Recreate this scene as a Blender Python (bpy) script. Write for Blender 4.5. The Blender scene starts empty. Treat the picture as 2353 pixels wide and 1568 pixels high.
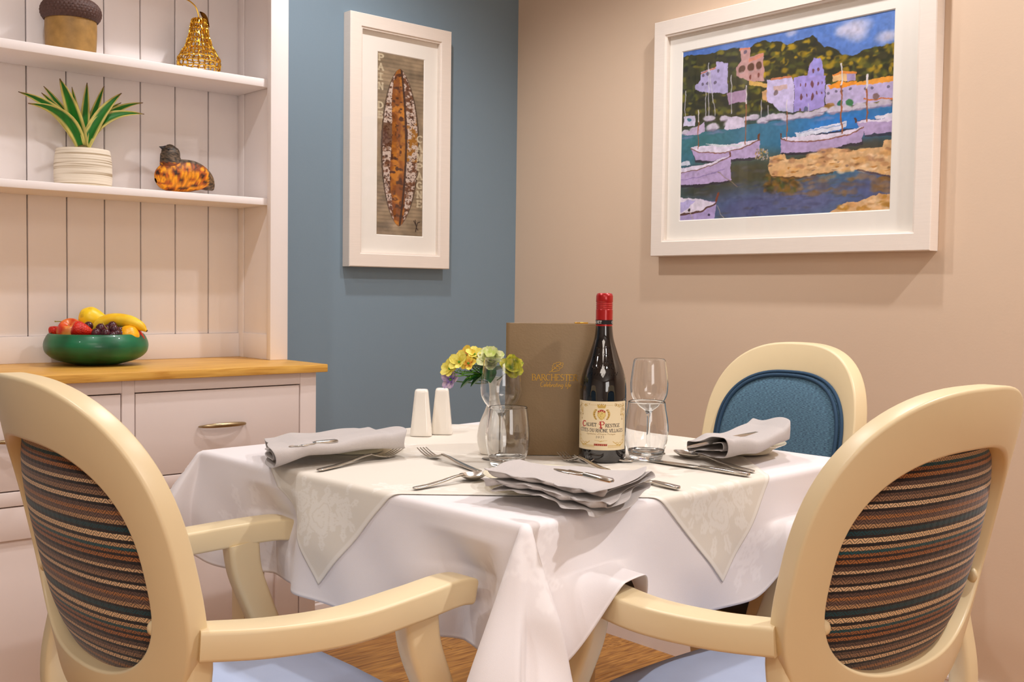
import bpy, bmesh, math, random
import numpy as np
from mathutils import Vector, Matrix
random.seed(7); RNG = np.random.default_rng(11)
PI = math.pi
SC = bpy.context.scene
COL = SC.collection

# ------------------------------------------------------------------ camera
IW, IH = 2353, 1568
CF, CYAW, CPIT, CROL = 2472.87, 0.72328, -0.0456, 0.01284
CPOS = np.array([-2.3718, -2.6752, 1.0301])
FW = np.array([math.sin(CYAW)*math.cos(CPIT), math.cos(CYAW)*math.cos(CPIT), math.sin(CPIT)])
_r0 = np.array([math.cos(CYAW), -math.sin(CYAW), 0.0]); _u0 = np.cross(_r0, FW)
RT = _r0*math.cos(CROL)+_u0*math.sin(CROL); UP = np.cross(RT, FW)
cd = bpy.data.cameras.new('camera'); cam = bpy.data.objects.new('camera', cd); COL.objects.link(cam)
cd.sensor_width = 36.0; cd.lens = CF/IW*36.0; cd.clip_start = 0.02; cd.clip_end = 50
cam.matrix_world = Matrix(((RT[0], UP[0], -FW[0], CPOS[0]), (RT[1], UP[1], -FW[1], CPOS[1]), (RT[2], UP[2], -FW[2], CPOS[2]), (0, 0, 0, 1)))
SC.camera = cam

# ------------------------------------------------------------------ world, lights, exposure
SC.view_settings.view_transform = 'Standard'; SC.view_settings.look = 'None'
SC.view_settings.gamma = 1.0; SC.view_settings.use_curve_mapping = False
SC.view_settings.exposure = 0.28
SC.cycles.max_bounces = 9; SC.cycles.diffuse_bounces = 4; SC.cycles.glossy_bounces = 4; SC.cycles.transmission_bounces = 9
SC.cycles.use_adaptive_sampling = True; SC.cycles.adaptive_threshold = .02; SC.cycles.caustics_reflective = False
wd = bpy.data.worlds.new('world'); SC.world = wd; wd.use_nodes = True
wd.node_tree.nodes['Background'].inputs[0].default_value = (1, .95, .9, 1)
wd.node_tree.nodes['Background'].inputs[1].default_value = 0.1
CEIL = 2.42
LAMP_COL = (1.0, .99, 1.01)
# ceiling downlights (x, y, watts); the final pair is added as fill
LAMPS = [(-.38, -1.30, 28), (-.86, -.58, 30), (-.38, -2.55, 64), (-1.95, -1.0, 24), (-3.3, -1.2, 24), (-1.9, -3.4, 19)]
def add_spot(xyz, w):
    l = bpy.data.lights.new('downlight_lamp', 'SPOT'); l.energy = w; l.color = LAMP_COL
    l.spot_size = math.radians(136); l.spot_blend = .7; l.shadow_soft_size = .03
    o = bpy.data.objects.new('downlight_lamp', l); COL.objects.link(o); o.location = xyz; return o
def add_area(name, loc, rot, sx, sy, w, col):
    l = bpy.data.lights.new(name, 'AREA'); l.shape = 'RECTANGLE'; l.size = sx; l.size_y = sy; l.energy = w; l.color = col
    o = bpy.data.objects.new(name, l); COL.objects.link(o); o.location = loc; o.rotation_euler = rot; return o
# added fill lights, unseen behind the camera: ceiling area light and window area light
add_area('ceiling_fill_light', (-3.1, -3.2, CEIL-.03), (0, 0, 0), 1.2, 1.2, 23, (1, .87, .76))
add_area('window_fill_light', (-3.2, -5.9, 1.45), (PI/2, 0, 0), 1.6, 1.4, 30, (1.0, .94, .9))

# ------------------------------------------------------------------ pixel helpers (photo frame 2353 x 1568)
def ray(px): return FW+RT*(px[0]-IW/2)/CF-UP*(px[1]-IH/2)/CF
def onz(px, z): v = ray(px); return CPOS+v*((z-CPOS[2])/v[2])
def onx(px, X): v = ray(px); return CPOS+v*((X-CPOS[0])/v[0])
def ony(px, Y): v = ray(px); return CPOS+v*((Y-CPOS[1])/v[1])
def depth(P): return float((np.asarray(P, float)-CPOS)@FW)

# ------------------------------------------------------------------ object helpers
def tag(o, label=None, cat=None, group=None, kind=None):
    if label: o['label'] = label
    if cat: o['category'] = cat
    if group: o['group'] = group
    if kind: o['kind'] = kind
    return o
def thing(name, label, cat, loc=(0, 0, 0), rz=0.0, group=None):
    o = bpy.data.objects.new(name, None); COL.objects.link(o); o.empty_display_size = .05
    o.location = loc; o.rotation_euler = (0, 0, rz)
    return tag(o, label, cat, group)
def put(name, me, parent=None, mat=None):
    o = bpy.data.objects.new(name, me); COL.objects.link(o)
    if mat is not None and not me.materials: me.materials.append(mat)
    if parent is not None: o.parent = parent
    return o
class MB:
    def __init__(s): s.v = []; s.f = []
    def add(s, v, f):
        n = len(s.v); s.v.extend([tuple(map(float, p)) for p in v]); s.f.extend([tuple(i+n for i in q) for q in f]); return s
    def box(s, lo, hi, bev=0.0, seg=2, M=None):
        v, f = box_geo(tuple(hi[i]-lo[i] for i in range(3)), bev, seg)
        c = [(lo[i]+hi[i])/2 for i in range(3)]
        v = [(p[0]+c[0], p[1]+c[1], p[2]+c[2]) for p in v]
        if M is not None: v = [tuple(M @ Vector(p)) for p in v]
        return s.add(v, f)
    def grid(s, P, closeu=False, closev=False):
        P = np.asarray(P); nu, nv = P.shape[:2]; f = []
        for i in range(nu if closeu else nu-1):
            for j in range(nv if closev else nv-1):
                i2 = (i+1) % nu; j2 = (j+1) % nv
                f.append((i*nv+j, i2*nv+j, i2*nv+j2, i*nv+j2))
        return s.add(P.reshape(-1, 3), f)
    def lathe(s, prof, seg=32, c=(0, 0, 0)):
        P = np.array([[(c[0]+r*math.cos(2*PI*k/seg), c[1]+r*math.sin(2*PI*k/seg), c[2]+z) for r, z in prof] for k in range(seg)])
        return s.grid(P, closeu=True)
    def tube(s, pts, rad, seg=8, cap=True, flat=1.0):
        pts = [Vector(p) for p in pts]; n = len(pts)
        rad = [rad]*n if np.isscalar(rad) else list(rad)
        t0 = (pts[1]-pts[0]).normalized()
        ref = Vector((0, 0, 1)) if abs(t0.z) < .9 else Vector((1, 0, 0))
        rows = []
        for i, p in enumerate(pts):
            t = (pts[min(i+1, n-1)]-pts[max(i-1, 0)]).normalized()
            a = t.cross(ref).normalized(); b = a.cross(t).normalized(); ref = b
            rows.append([p+a*math.cos(2*PI*k/seg)*rad[i]+b*math.sin(2*PI*k/seg)*rad[i]*flat for k in range(seg)])
        n0 = len(s.v)
        s.grid(np.array([[tuple(q) for q in r] for r in rows]), closev=True)
        if cap:
            s.f.append(tuple(n0+k for k in range(seg))); s.f.append(tuple(n0+(n-1)*seg+k for k in reversed(range(seg))))
        return s
    def sweep(s, path, sect, frames=None, cap=True):
        # path: list of (pos, axis_a, axis_b); sect(i,u): list of (a,b) for each ring
        rows = []
        for i, (p, a, b) in enumerate(path):
            p, a, b = Vector(p), Vector(a), Vector(b)
            rows.append([tuple(p+a*q[0]+b*q[1]) for q in sect(i/(len(path)-1))])
        n0 = len(s.v); m = len(rows[0])
        s.grid(np.array(rows), closev=True)
        if cap:
            s.f.append(tuple(n0+k for k in reversed(range(m)))); s.f.append(tuple(n0+(len(rows)-1)*m+k for k in range(m)))
        return s
    def mesh(s, name='mesh', smooth=True, angle=None):
        me = bpy.data.meshes.new(name); me.from_pydata(s.v, [], s.f)
        bm = bmesh.new(); bm.from_mesh(me); bmesh.ops.recalc_face_normals(bm, faces=bm.faces); bm.to_mesh(me); bm.free()
        if smooth: me.polygons.foreach_set('use_smooth', [True]*len(me.polygons))
        if angle is not None and smooth: me.set_sharp_from_angle(angle=math.radians(angle))
        me.update(); return me
    def obj(s, name, mat, parent=None, smooth=True, angle=40):
        return put(name, s.mesh(name, smooth, angle), parent, mat)
_bc = {}
def box_geo(size, bev, seg):
    k = (tuple(round(x, 6) for x in size), bev, seg)
    if k not in _bc:
        bm = bmesh.new(); bmesh.ops.create_cube(bm, size=1)
        for v in bm.verts: v.co = Vector((v.co.x*size[0], v.co.y*size[1], v.co.z*size[2]))
        if bev > 0: bmesh.ops.bevel(bm, geom=list(bm.edges)+list(bm.verts), offset=min(bev, min(size)*.49), segments=seg, profile=.5, affect='EDGES')
        bm.verts.index_update()
        _bc[k] = ([tuple(v.co) for v in bm.verts], [tuple(v.index for v in f.verts) for f in bm.faces]); bm.free()
    return _bc[k]
def box(name, lo, hi, mat, parent=None, bev=.002, seg=2):
    return MB().box(lo, hi, bev, seg).obj(name, mat, parent)
def rsect(w, h, r, n=3):
    # rounded rectangle section, counter clockwise
    r = min(r, w*.49, h*.49); o = []
    for cx, cy, a0 in ((w/2-r, h/2-r, 0), (-w/2+r, h/2-r, PI/2), (-w/2+r, -h/2+r, PI), (w/2-r, -h/2+r, 1.5*PI)):
        for k in range(n+1):
            a = a0+k/n*PI/2; o.append((cx+r*math.cos(a), cy+r*math.sin(a)))
    return o
def srgb(r, g, b):
    return tuple((c/255/12.92 if c/255 <= .04045 else ((c/255+.055)/1.055)**2.4) for c in (r, g, b))
def lin(a): 
    a = np.clip(np.asarray(a, float)/255, 0, 1); return np.where(a <= .04045, a/12.92, ((a+.055)/1.055)**2.4)
def catmull(pts, n=8):
    P = [np.array(p, float) for p in pts]; P = [2*P[0]-P[1]]+P+[2*P[-1]-P[-2]]; o = []
    for i in range(1, len(P)-2):
        for k in range(n):
            t = k/n
            o.append(.5*((2*P[i])+(-P[i-1]+P[i+1])*t+(2*P[i-1]-5*P[i]+4*P[i+1]-P[i+2])*t*t+(-P[i-1]+3*P[i]-3*P[i+1]+P[i+2])*t**3))
    o.append(P[-2]); return o

# ------------------------------------------------------------------ materials
def nm(name):
    m = bpy.data.materials.new(name); m.use_nodes = True; nt = m.node_tree
    return m, nt, nt.nodes['Principled BSDF']
def N(nt, t, **kw):
    n = nt.nodes.new(t)
    for k, v in kw.items():
        if hasattr(n, k): setattr(n, k, v)
        else: n.inputs[k.replace('_', ' ')].default_value = v
    return n
def L(nt, a, b): nt.links.new(a, b)
def plain(name, rgb, rough=.5, metal=0.0, var=.05, vscale=20, bump=0.0, bscale=200, spec=.5, coat=0.0, sheen=0.0, stretch=None):
    m, nt, p = nm(name); c = srgb(*rgb)
    p.inputs['Roughness'].default_value = rough; p.inputs['Metallic'].default_value = metal
    p.inputs['Specular IOR Level'].default_value = spec; p.inputs['Coat Weight'].default_value = coat
    p.inputs['Sheen Weight'].default_value = sheen
    tc = N(nt, 'ShaderNodeTexCoord'); mp = N(nt, 'ShaderNodeMapping'); L(nt, tc.outputs['Object'], mp.inputs[0])
    if stretch: mp.inputs['Scale'].default_value = stretch
    nz = N(nt, 'ShaderNodeTexNoise'); nz.inputs['Scale'].default_value = vscale; nz.inputs['Detail'].default_value = 4
    L(nt, mp.outputs[0], nz.inputs['Vector'])
    mx = N(nt, 'ShaderNodeMix', data_type='RGBA')
    mx.inputs[6].default_value = (*[x*(1-var) for x in c], 1); mx.inputs[7].default_value = (*[min(1, x*(1+var)) for x in c], 1)
    L(nt, nz.outputs[0], mx.inputs[0]); L(nt, mx.outputs[2], p.inputs['Base Color'])
    if bump > 0:
        n2 = N(nt, 'ShaderNodeTexNoise'); n2.inputs['Scale'].default_value = bscale; n2.inputs['Detail'].default_value = 3
        L(nt, mp.outputs[0], n2.inputs['Vector'])
        b = N(nt, 'ShaderNodeBump'); b.inputs['Strength'].default_value = bump; b.inputs['Distance'].default_value = .002
        L(nt, n2.outputs[0], b.inputs['Height']); L(nt, b.outputs[0], p.inputs['Normal'])
    return m
def vcol(name, rough=.5, bump=0, bscale=300, spec=.4, attr='Col', metal=0.0, sheen=0):
    m, nt, p = nm(name); a = N(nt, 'ShaderNodeAttribute', attribute_name=attr); L(nt, a.outputs['Color'], p.inputs['Base Color'])
    p.inputs['Roughness'].default_value = rough; p.inputs['Specular IOR Level'].default_value = spec; p.inputs['Metallic'].default_value = metal
    p.inputs['Sheen Weight'].default_value = sheen
    if bump:
        tc = N(nt, 'ShaderNodeTexCoord'); n2 = N(nt, 'ShaderNodeTexNoise'); n2.inputs['Scale'].default_value = bscale; L(nt, tc.outputs['Object'], n2.inputs['Vector'])
        b = N(nt, 'ShaderNodeBump'); b.inputs['Strength'].default_value = bump; b.inputs['Distance'].default_value = .002
        L(nt, n2.outputs[0], b.inputs['Height']); L(nt, b.outputs[0], p.inputs['Normal'])
    return m
def wood(name, c1, c2, scale=6, rough=.45, axis=(1, 12, 12), per_obj=False):
    m, nt, p = nm(name); tc = N(nt, 'ShaderNodeTexCoord'); mp = N(nt, 'ShaderNodeMapping'); L(nt, tc.outputs['Object'], mp.inputs[0])
    mp.inputs['Scale'].default_value = axis
    if per_obj:
        oi = N(nt, 'ShaderNodeObjectInfo'); cm = N(nt, 'ShaderNodeCombineXYZ'); ml = N(nt, 'ShaderNodeMath', operation='MULTIPLY'); ml.inputs[1].default_value = 37
        L(nt, oi.outputs['Random'], ml.inputs[0]); L(nt, ml.outputs[0], cm.inputs[0]); L(nt, ml.outputs[0], cm.inputs[1]); L(nt, cm.outputs[0], mp.inputs['Location'])
    n1 = N(nt, 'ShaderNodeTexNoise'); n1.inputs['Scale'].default_value = scale; n1.inputs['Detail'].default_value = 6; n1.inputs['Distortion'].default_value = .6
    L(nt, mp.outputs[0], n1.inputs['Vector'])
    r = N(nt, 'ShaderNodeValToRGB'); r.color_ramp.elements[0].position = .32; r.color_ramp.elements[1].position = .68
    r.color_ramp.elements[0].color = (*srgb(*c1), 1); r.color_ramp.elements[1].color = (*srgb(*c2), 1)
    L(nt, n1.outputs[0], r.inputs[0]); L(nt, r.outputs[0], p.inputs['Base Color']); p.inputs['Roughness'].default_value = rough
    return m
def thin_glass(name, tint=(1, 1, 1), ior=1.45, refl=1.0, edge=False):
    m, nt, p = nm(name); nt.nodes.remove(p); out = nt.nodes['Material Output']
    tr = N(nt, 'ShaderNodeBsdfTransparent'); tr.inputs[0].default_value = (*tint, 1)
    if edge: gl = N(nt, 'ShaderNodeBsdfGlass'); gl.inputs['Roughness'].default_value = 0.0; gl.inputs['IOR'].default_value = 1.48
    else: gl = N(nt, 'ShaderNodeBsdfGlossy'); gl.inputs['Roughness'].default_value = .02; gl.inputs[0].default_value = (refl, refl, refl, 1)
    lw = N(nt, 'ShaderNodeLayerWeight'); lw.inputs[0].default_value = .5
    pw = N(nt, 'ShaderNodeMath', operation='POWER'); pw.inputs[1].default_value = 2.2 if edge else 5; L(nt, lw.outputs['Facing'], pw.inputs[0])
    fr = N(nt, 'ShaderNodeMath', operation='MULTIPLY_ADD'); f0 = ((ior-1)/(ior+1))**2 if not edge else .3; fr.inputs[1].default_value = 1-f0; fr.inputs[2].default_value = f0; L(nt, pw.outputs[0], fr.inputs[0])
    mx = N(nt, 'ShaderNodeMixShader'); L(nt, fr.outputs[0], mx.inputs[0]); L(nt, tr.outputs[0], mx.inputs[1]); L(nt, gl.outputs[0], mx.inputs[2])
    L(nt, mx.outputs[0], out.inputs[0]); return m
def clear_glass(name, rgb=(1, 1, 1)):
    m, nt, p = nm(name); p.inputs['Base Color'].default_value = (*rgb, 1); p.inputs['Roughness'].default_value = .01
    p.inputs['Transmission Weight'].default_value = 1.0; p.inputs['IOR'].default_value = 1.5; return m

M_BLUE = plain('blue_wall_paint', (124, 144, 158), .75, var=.02, vscale=3, bump=.07, bscale=170)
M_BEIGE = plain('beige_wall_paint', (221, 195, 169), .75, var=.02, vscale=3, bump=.07, bscale=170)
M_PALE = plain('pale_wall_paint', (236, 231, 226), .85, var=.01)
M_CEIL = plain('ceiling_paint', (240, 236, 230), .9, var=.01)
M_TRIM = plain('white_gloss_trim', (240, 230, 226), .35, var=.02, vscale=8)
M_CAB = plain('cream_cabinet_paint', (231, 217, 211), .5, var=.02, vscale=10, bump=.06, bscale=90)
M_HUTCH = plain('off_white_hutch_paint', (244, 236, 233), .5, var=.02, vscale=10, bump=.05, bscale=90)
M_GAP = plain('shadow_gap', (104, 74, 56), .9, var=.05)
M_OAK = wood('oak_worktop', (196, 138, 52), (232, 182, 88), 9, .38, (1, 14, 14))
M_FLOOR = wood('oak_floor', (142, 88, 36), (206, 148, 72), 7, .42, (1.2, 16, 16), True)
M_CREAM = plain('cream_chair_lacquer', (229, 208, 166), .38, var=.03, vscale=9, bump=.03, bscale=60)
M_VINYL = plain('pale_blue_vinyl', (188, 202, 232), .5, var=.04, vscale=30, bump=.08, bscale=400)
M_NAVY = plain('navy_vinyl', (44, 52, 70), .45, var=.04, vscale=30)
M_STEEL = plain('stainless_steel', (205, 198, 188), .22, 1.0, var=.05, vscale=60)
M_BRASS = plain('brushed_bronze', (176, 156, 122), .32, 1.0, var=.08, vscale=90)
M_WHITECER = plain('white_porcelain', (244, 238, 228), .18, var=.01, coat=.3)
M_CREAMCER = plain('cream_porcelain', (242, 232, 204), .2, var=.01, coat=.3)
M_NAP = plain('grey_linen', (188, 180, 176), .9, var=.05, vscale=300, bump=.25, bscale=900, sheen=.2)
M_FRAME = plain('limed_white_frame', (240, 228, 216), .55, var=.05, vscale=20, stretch=(1, 1, 30), bump=.1, bscale=60)
M_MAT = plain('white_mount_board', (246, 240, 230), .85, var=.01)
M_PICGLASS = thin_glass('picture_glass', (1, 1, 1), 1.4, .9)
M_THINGLASS = clear_glass('drinking_glass', (1, 1, 1))
M_GLASS = clear_glass('solid_glass', (.99, .995, .99))
M_BOTTLE = plain('dark_wine_glass', (10, 7, 9), .04, var=.0, spec=.8, coat=.6)
M_CAPSULE = plain('red_capsule', (176, 20, 20), .3, .25, var=.05, vscale=40, coat=.3)
M_LEATHER = plain('taupe_leatherette', (138, 113, 80), .5, var=.06, vscale=40, bump=.22, bscale=300)
M_PAGE = plain('paper', (240, 232, 214), .8, var=.02)
M_GOLD = plain('gold_foil', (222, 172, 70), .28, 1.0, var=.08, vscale=80)
M_GOLDWIRE = plain('gold_wire', (226, 176, 62), .2, 1.0, var=.15, vscale=60)
M_GREENGL = None
def bowl_mat():
    m, nt, p = nm('green_frosted_glass'); tc = N(nt, 'ShaderNodeTexCoord'); nz = N(nt, 'ShaderNodeTexNoise'); nz.inputs['Scale'].default_value = 14; nz.inputs['Detail'].default_value = 2
    L(nt, tc.outputs['Object'], nz.inputs['Vector']); r = N(nt, 'ShaderNodeValToRGB')
    r.color_ramp.elements[0].position = .35; r.color_ramp.elements[1].position = .7
    r.color_ramp.elements[0].color = (*srgb(0, 70, 42), 1); r.color_ramp.elements[1].color = (*srgb(8, 120, 78), 1)
    L(nt, nz.outputs[0], r.inputs[0]); L(nt, r.outputs[0], p.inputs['Base Color']); p.inputs['Roughness'].default_value = .38; p.inputs['Coat Weight'].default_value = .15
    return m
M_GREENGL = bowl_mat()
def stripe_mat():
    m, nt, p = nm('striped_woven_fabric'); p.inputs['Roughness'].default_value = .95; p.inputs['Sheen Weight'].default_value = .15
    uv = N(nt, 'ShaderNodeUVMap', uv_map='UVMap'); sp = N(nt, 'ShaderNodeSeparateXYZ'); L(nt, uv.outputs[0], sp.inputs[0])
    def mth(op, a, b=None, c=None):
        n = N(nt, 'ShaderNodeMath', operation=op)
        for i, v in enumerate((a, b, c)):
            if v is None: continue
            if isinstance(v, (int, float)): n.inputs[i].default_value = v
            else: L(nt, v, n.inputs[i])
        return n.outputs[0]
    u, v = sp.outputs[0], sp.outputs[1]
    nz = N(nt, 'ShaderNodeTexNoise'); nz.inputs['Scale'].default_value = 420; nz.inputs['Detail'].default_value = 2; L(nt, uv.outputs[0], nz.inputs['Vector'])
    vw = mth('ADD', v, mth('MULTIPLY', mth('SUBTRACT', nz.outputs[0], .5), .0022))
    fr = mth('FRACT', mth('DIVIDE', vw, .098))
    ramp = N(nt, 'ShaderNodeValToRGB'); cr = ramp.color_ramp; cr.interpolation = 'CONSTANT'
    cs = [(0, (26, 18, 20)), (.035, (226, 192, 152)), (.085, (26, 18, 20)), (.12, (150, 114, 86)), (.17, (104, 78, 64)), (.21, (24, 18, 20)), (.245, (214, 178, 138)), (.285, (96, 72, 60)),
          (.335, (22, 16, 20)), (.375, (166, 104, 54)), (.42, (34, 22, 22)), (.45, (152, 94, 50)), (.49, (14, 78, 86)), (.53, (196, 156, 114)), (.575, (22, 18, 20)), (.62, (230, 196, 152)),
          (.68, (34, 26, 26)), (.715, (16, 62, 70)), (.77, (26, 20, 22)), (.80, (186, 146, 106)), (.85, (110, 84, 72)), (.91, (168, 112, 66)), (.95, (96, 72, 62))]
    while len(cr.elements) < len(cs): cr.elements.new(.5)
    for e, (pz, c) in zip(cr.elements, cs): e.position = pz; e.color = (*srgb(*c), 1)
    L(nt, fr, ramp.inputs[0])
    # herringbone: diagonal ribs that change direction every few millimetres
    seg = mth('PINGPONG', u, .0065)
    rib = mth('FRACT', mth('DIVIDE', mth('ADD', mth('MULTIPLY', seg, 1.0), v), .0040))
    dk = mth('MULTIPLY', mth('GREATER_THAN', rib, .58), .72)
    mx = N(nt, 'ShaderNodeMix', data_type='RGBA'); L(nt, dk, mx.inputs[0]); L(nt, ramp.outputs[0], mx.inputs[6]); mx.inputs[7].default_value = (*srgb(30, 22, 24), 1)
    L(nt, mx.outputs[2], p.inputs['Base Color'])
    b = N(nt, 'ShaderNodeBump'); b.inputs['Strength'].default_value = .15; b.inputs['Distance'].default_value = .001; L(nt, rib, b.inputs['Height']); L(nt, b.outputs[0], p.inputs['Normal'])
    return m
M_STRIPE = stripe_mat()
def tweed_mat():
    m, nt, p = nm('blue_tweed_fabric'); p.inputs['Roughness'].default_value = .95; p.inputs['Sheen Weight'].default_value = .2
    uv = N(nt, 'ShaderNodeUVMap', uv_map='UVMap'); mp = N(nt, 'ShaderNodeMapping'); mp.inputs['Scale'].default_value = (150, 1500, 1); L(nt, uv.outputs[0], mp.inputs[0])
    nz = N(nt, 'ShaderNodeTexNoise'); nz.inputs['Scale'].default_value = 1; nz.inputs['Detail'].default_value = 3; L(nt, mp.outputs[0], nz.inputs['Vector'])
    r = N(nt, 'ShaderNodeValToRGB'); r.color_ramp.elements[0].position = .38; r.color_ramp.elements[1].position = .66
    r.color_ramp.elements[0].color = (*srgb(40, 62, 86), 1); r.color_ramp.elements[1].color = (*srgb(96, 138, 158), 1)
    L(nt, nz.outputs[0], r.inputs[0]); L(nt, r.outputs[0], p.inputs['Base Color']); return m
M_TWEED = tweed_mat()
M_PIPING = plain('dark_blue_piping', (36, 66, 92), .8, var=.15, vscale=300)

# ------------------------------------------------------------------ print canvas (flat prints: pictures, labels)
def vnoise(w, h, cells, seed=0, oct=3):
    r = np.random.default_rng(seed); out = np.zeros((h, w)); amp = 1; tot = 0
    for o in range(oct):
        cx = max(2, int(cells*2**o)); cy = max(2, int(cells*2**o*h/w)+1)
        g = r.random((cy+2, cx+2)); xs = np.linspace(0, cx, w, endpoint=False); ys = np.linspace(0, cy, h, endpoint=False)
        xi = xs.astype(int); yi = ys.astype(int); fx = xs-xi; fy = (ys-yi)[:, None]; fx = fx*fx*(3-2*fx); fy = fy*fy*(3-2*fy)
        a = g[yi][:, xi]; b = g[yi][:, xi+1]; c = g[yi+1][:, xi]; d = g[yi+1][:, xi+1]
        out += amp*((a*(1-fx)+b*fx)*(1-fy)+(c*(1-fx)+d*fx)*fy); tot += amp; amp *= .5
    return out/tot
class Canvas:
    # u to the right 0..uw, v upward 0..vh, in any unit
    def __init__(s, w, h, uw, vh, rgb, warp=0.0, seed=1):
        s.w, s.h, s.uw, s.vh = w, h, uw, vh
        s.a = np.ones((h, w, 3))*np.array(rgb, float)
        X, Y = np.meshgrid(np.linspace(0, uw, w), np.linspace(0, vh, h)); s.X0, s.Y0 = X, Y
        s.X = X+(vnoise(w, h, 40, seed)-.5)*warp; s.Y = Y+(vnoise(w, h, 40, seed+1)-.5)*warp
        s.px = uw/w
    def blend(s, m, rgb): s.a += (np.array(rgb, float)-s.a)*np.clip(m, 0, 1)[..., None]
    def poly(s, pts, rgb, al=1.0):
        m = np.zeros(s.X.shape, bool); n = len(pts)
        for i in range(n):
            x0, y0 = pts[i]; x1, y1 = pts[(i+1) % n]
            if y0 == y1: continue
            c = ((y0 > s.Y) != (y1 > s.Y)) & (s.X < (x1-x0)*(s.Y-y0)/(y1-y0)+x0); m ^= c
        s.blend(m*al, rgb); return m
    def _win(s, x0, x1, y0, y1):
        i0 = max(0, int(x0/s.uw*s.w)-2); i1 = min(s.w, int(x1/s.uw*s.w)+3); j0 = max(0, int(y0/s.vh*s.h)-2); j1 = min(s.h, int(y1/s.vh*s.h)+3)
        return i0, i1, j0, j1
    def ell(s, cx, cy, rx, ry, rgb, al=1.0, soft=.25):
        e = 1.6; i0, i1, j0, j1 = s._win(cx-rx*e, cx+rx*e, cy-ry*e, cy+ry*e)
        if i0 >= i1 or j0 >= j1: return
        d = np.hypot((s.X[j0:j1, i0:i1]-cx)/rx, (s.Y[j0:j1, i0:i1]-cy)/ry); m = np.clip((1-d)/soft+.5, 0, 1)*al
        w = s.a[j0:j1, i0:i1]; w += (np.array(rgb, float)-w)*m[..., None]
    def line(s, pts, wd, rgb, al=1.0, pen=None):
        for (x0, y0), (x1, y1) in zip(pts[:-1], pts[1:]):
            w = wd
            if pen is not None:
                w = wd*(pen+(1-pen)*abs(math.sin(math.atan2(y1-y0, x1-x0)-math.radians(20))))
            i0, i1, j0, j1 = s._win(min(x0, x1)-w*2, max(x0, x1)+w*2, min(y0, y1)-w*2, max(y0, y1)+w*2)
            if i0 >= i1 or j0 >= j1: continue
            X, Y = s.X[j0:j1, i0:i1], s.Y[j0:j1, i0:i1]; dx, dy = x1-x0, y1-y0; l2 = dx*dx+dy*dy+1e-12
            t = np.clip(((X-x0)*dx+(Y-y0)*dy)/l2, 0, 1); d = np.hypot(X-x0-t*dx, Y-y0-t*dy)
            m = np.clip((w/2-d)/s.px+.5, 0, 1)*al; q = s.a[j0:j1, i0:i1]; q += (np.array(rgb, float)-q)*m[..., None]
    def obj(s, name, fn, mat, parent=None):
        h, w = s.h, s.w; P = fn(s.X0, s.Y0).reshape(-1, 3)
        idx = np.arange(h*w).reshape(h, w); F = np.stack([idx[:-1, :-1], idx[:-1, 1:], idx[1:, 1:], idx[1:, :-1]], -1).reshape(-1, 4)
        me = fast_mesh(name, P, F); set_col(me, lin(s.a.reshape(-1, 3))); return put(name, me, parent, mat)
def fast_mesh(name, P, F):
    me = bpy.data.meshes.new(name); n, m = len(P), len(F)
    me.vertices.add(n); me.vertices.foreach_set('co', np.ascontiguousarray(P, np.float32).ravel())
    me.loops.add(m*4); me.loops.foreach_set('vertex_index', np.ascontiguousarray(F, np.int32).ravel())
    me.polygons.add(m); me.polygons.foreach_set('loop_start', np.arange(0, m*4, 4, dtype=np.int32))
    me.polygons.foreach_set('use_smooth', np.ones(m, bool)); me.update(calc_edges=True); me.validate(); return me
def set_col(me, rgb, name='Col'):
    a = me.color_attributes.new(name, 'FLOAT_COLOR', 'POINT'); rgb = np.asarray(rgb)
    a.data.foreach_set('color', np.concatenate([rgb, np.ones((len(rgb), 1))], 1).astype(np.float32).ravel())

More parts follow.
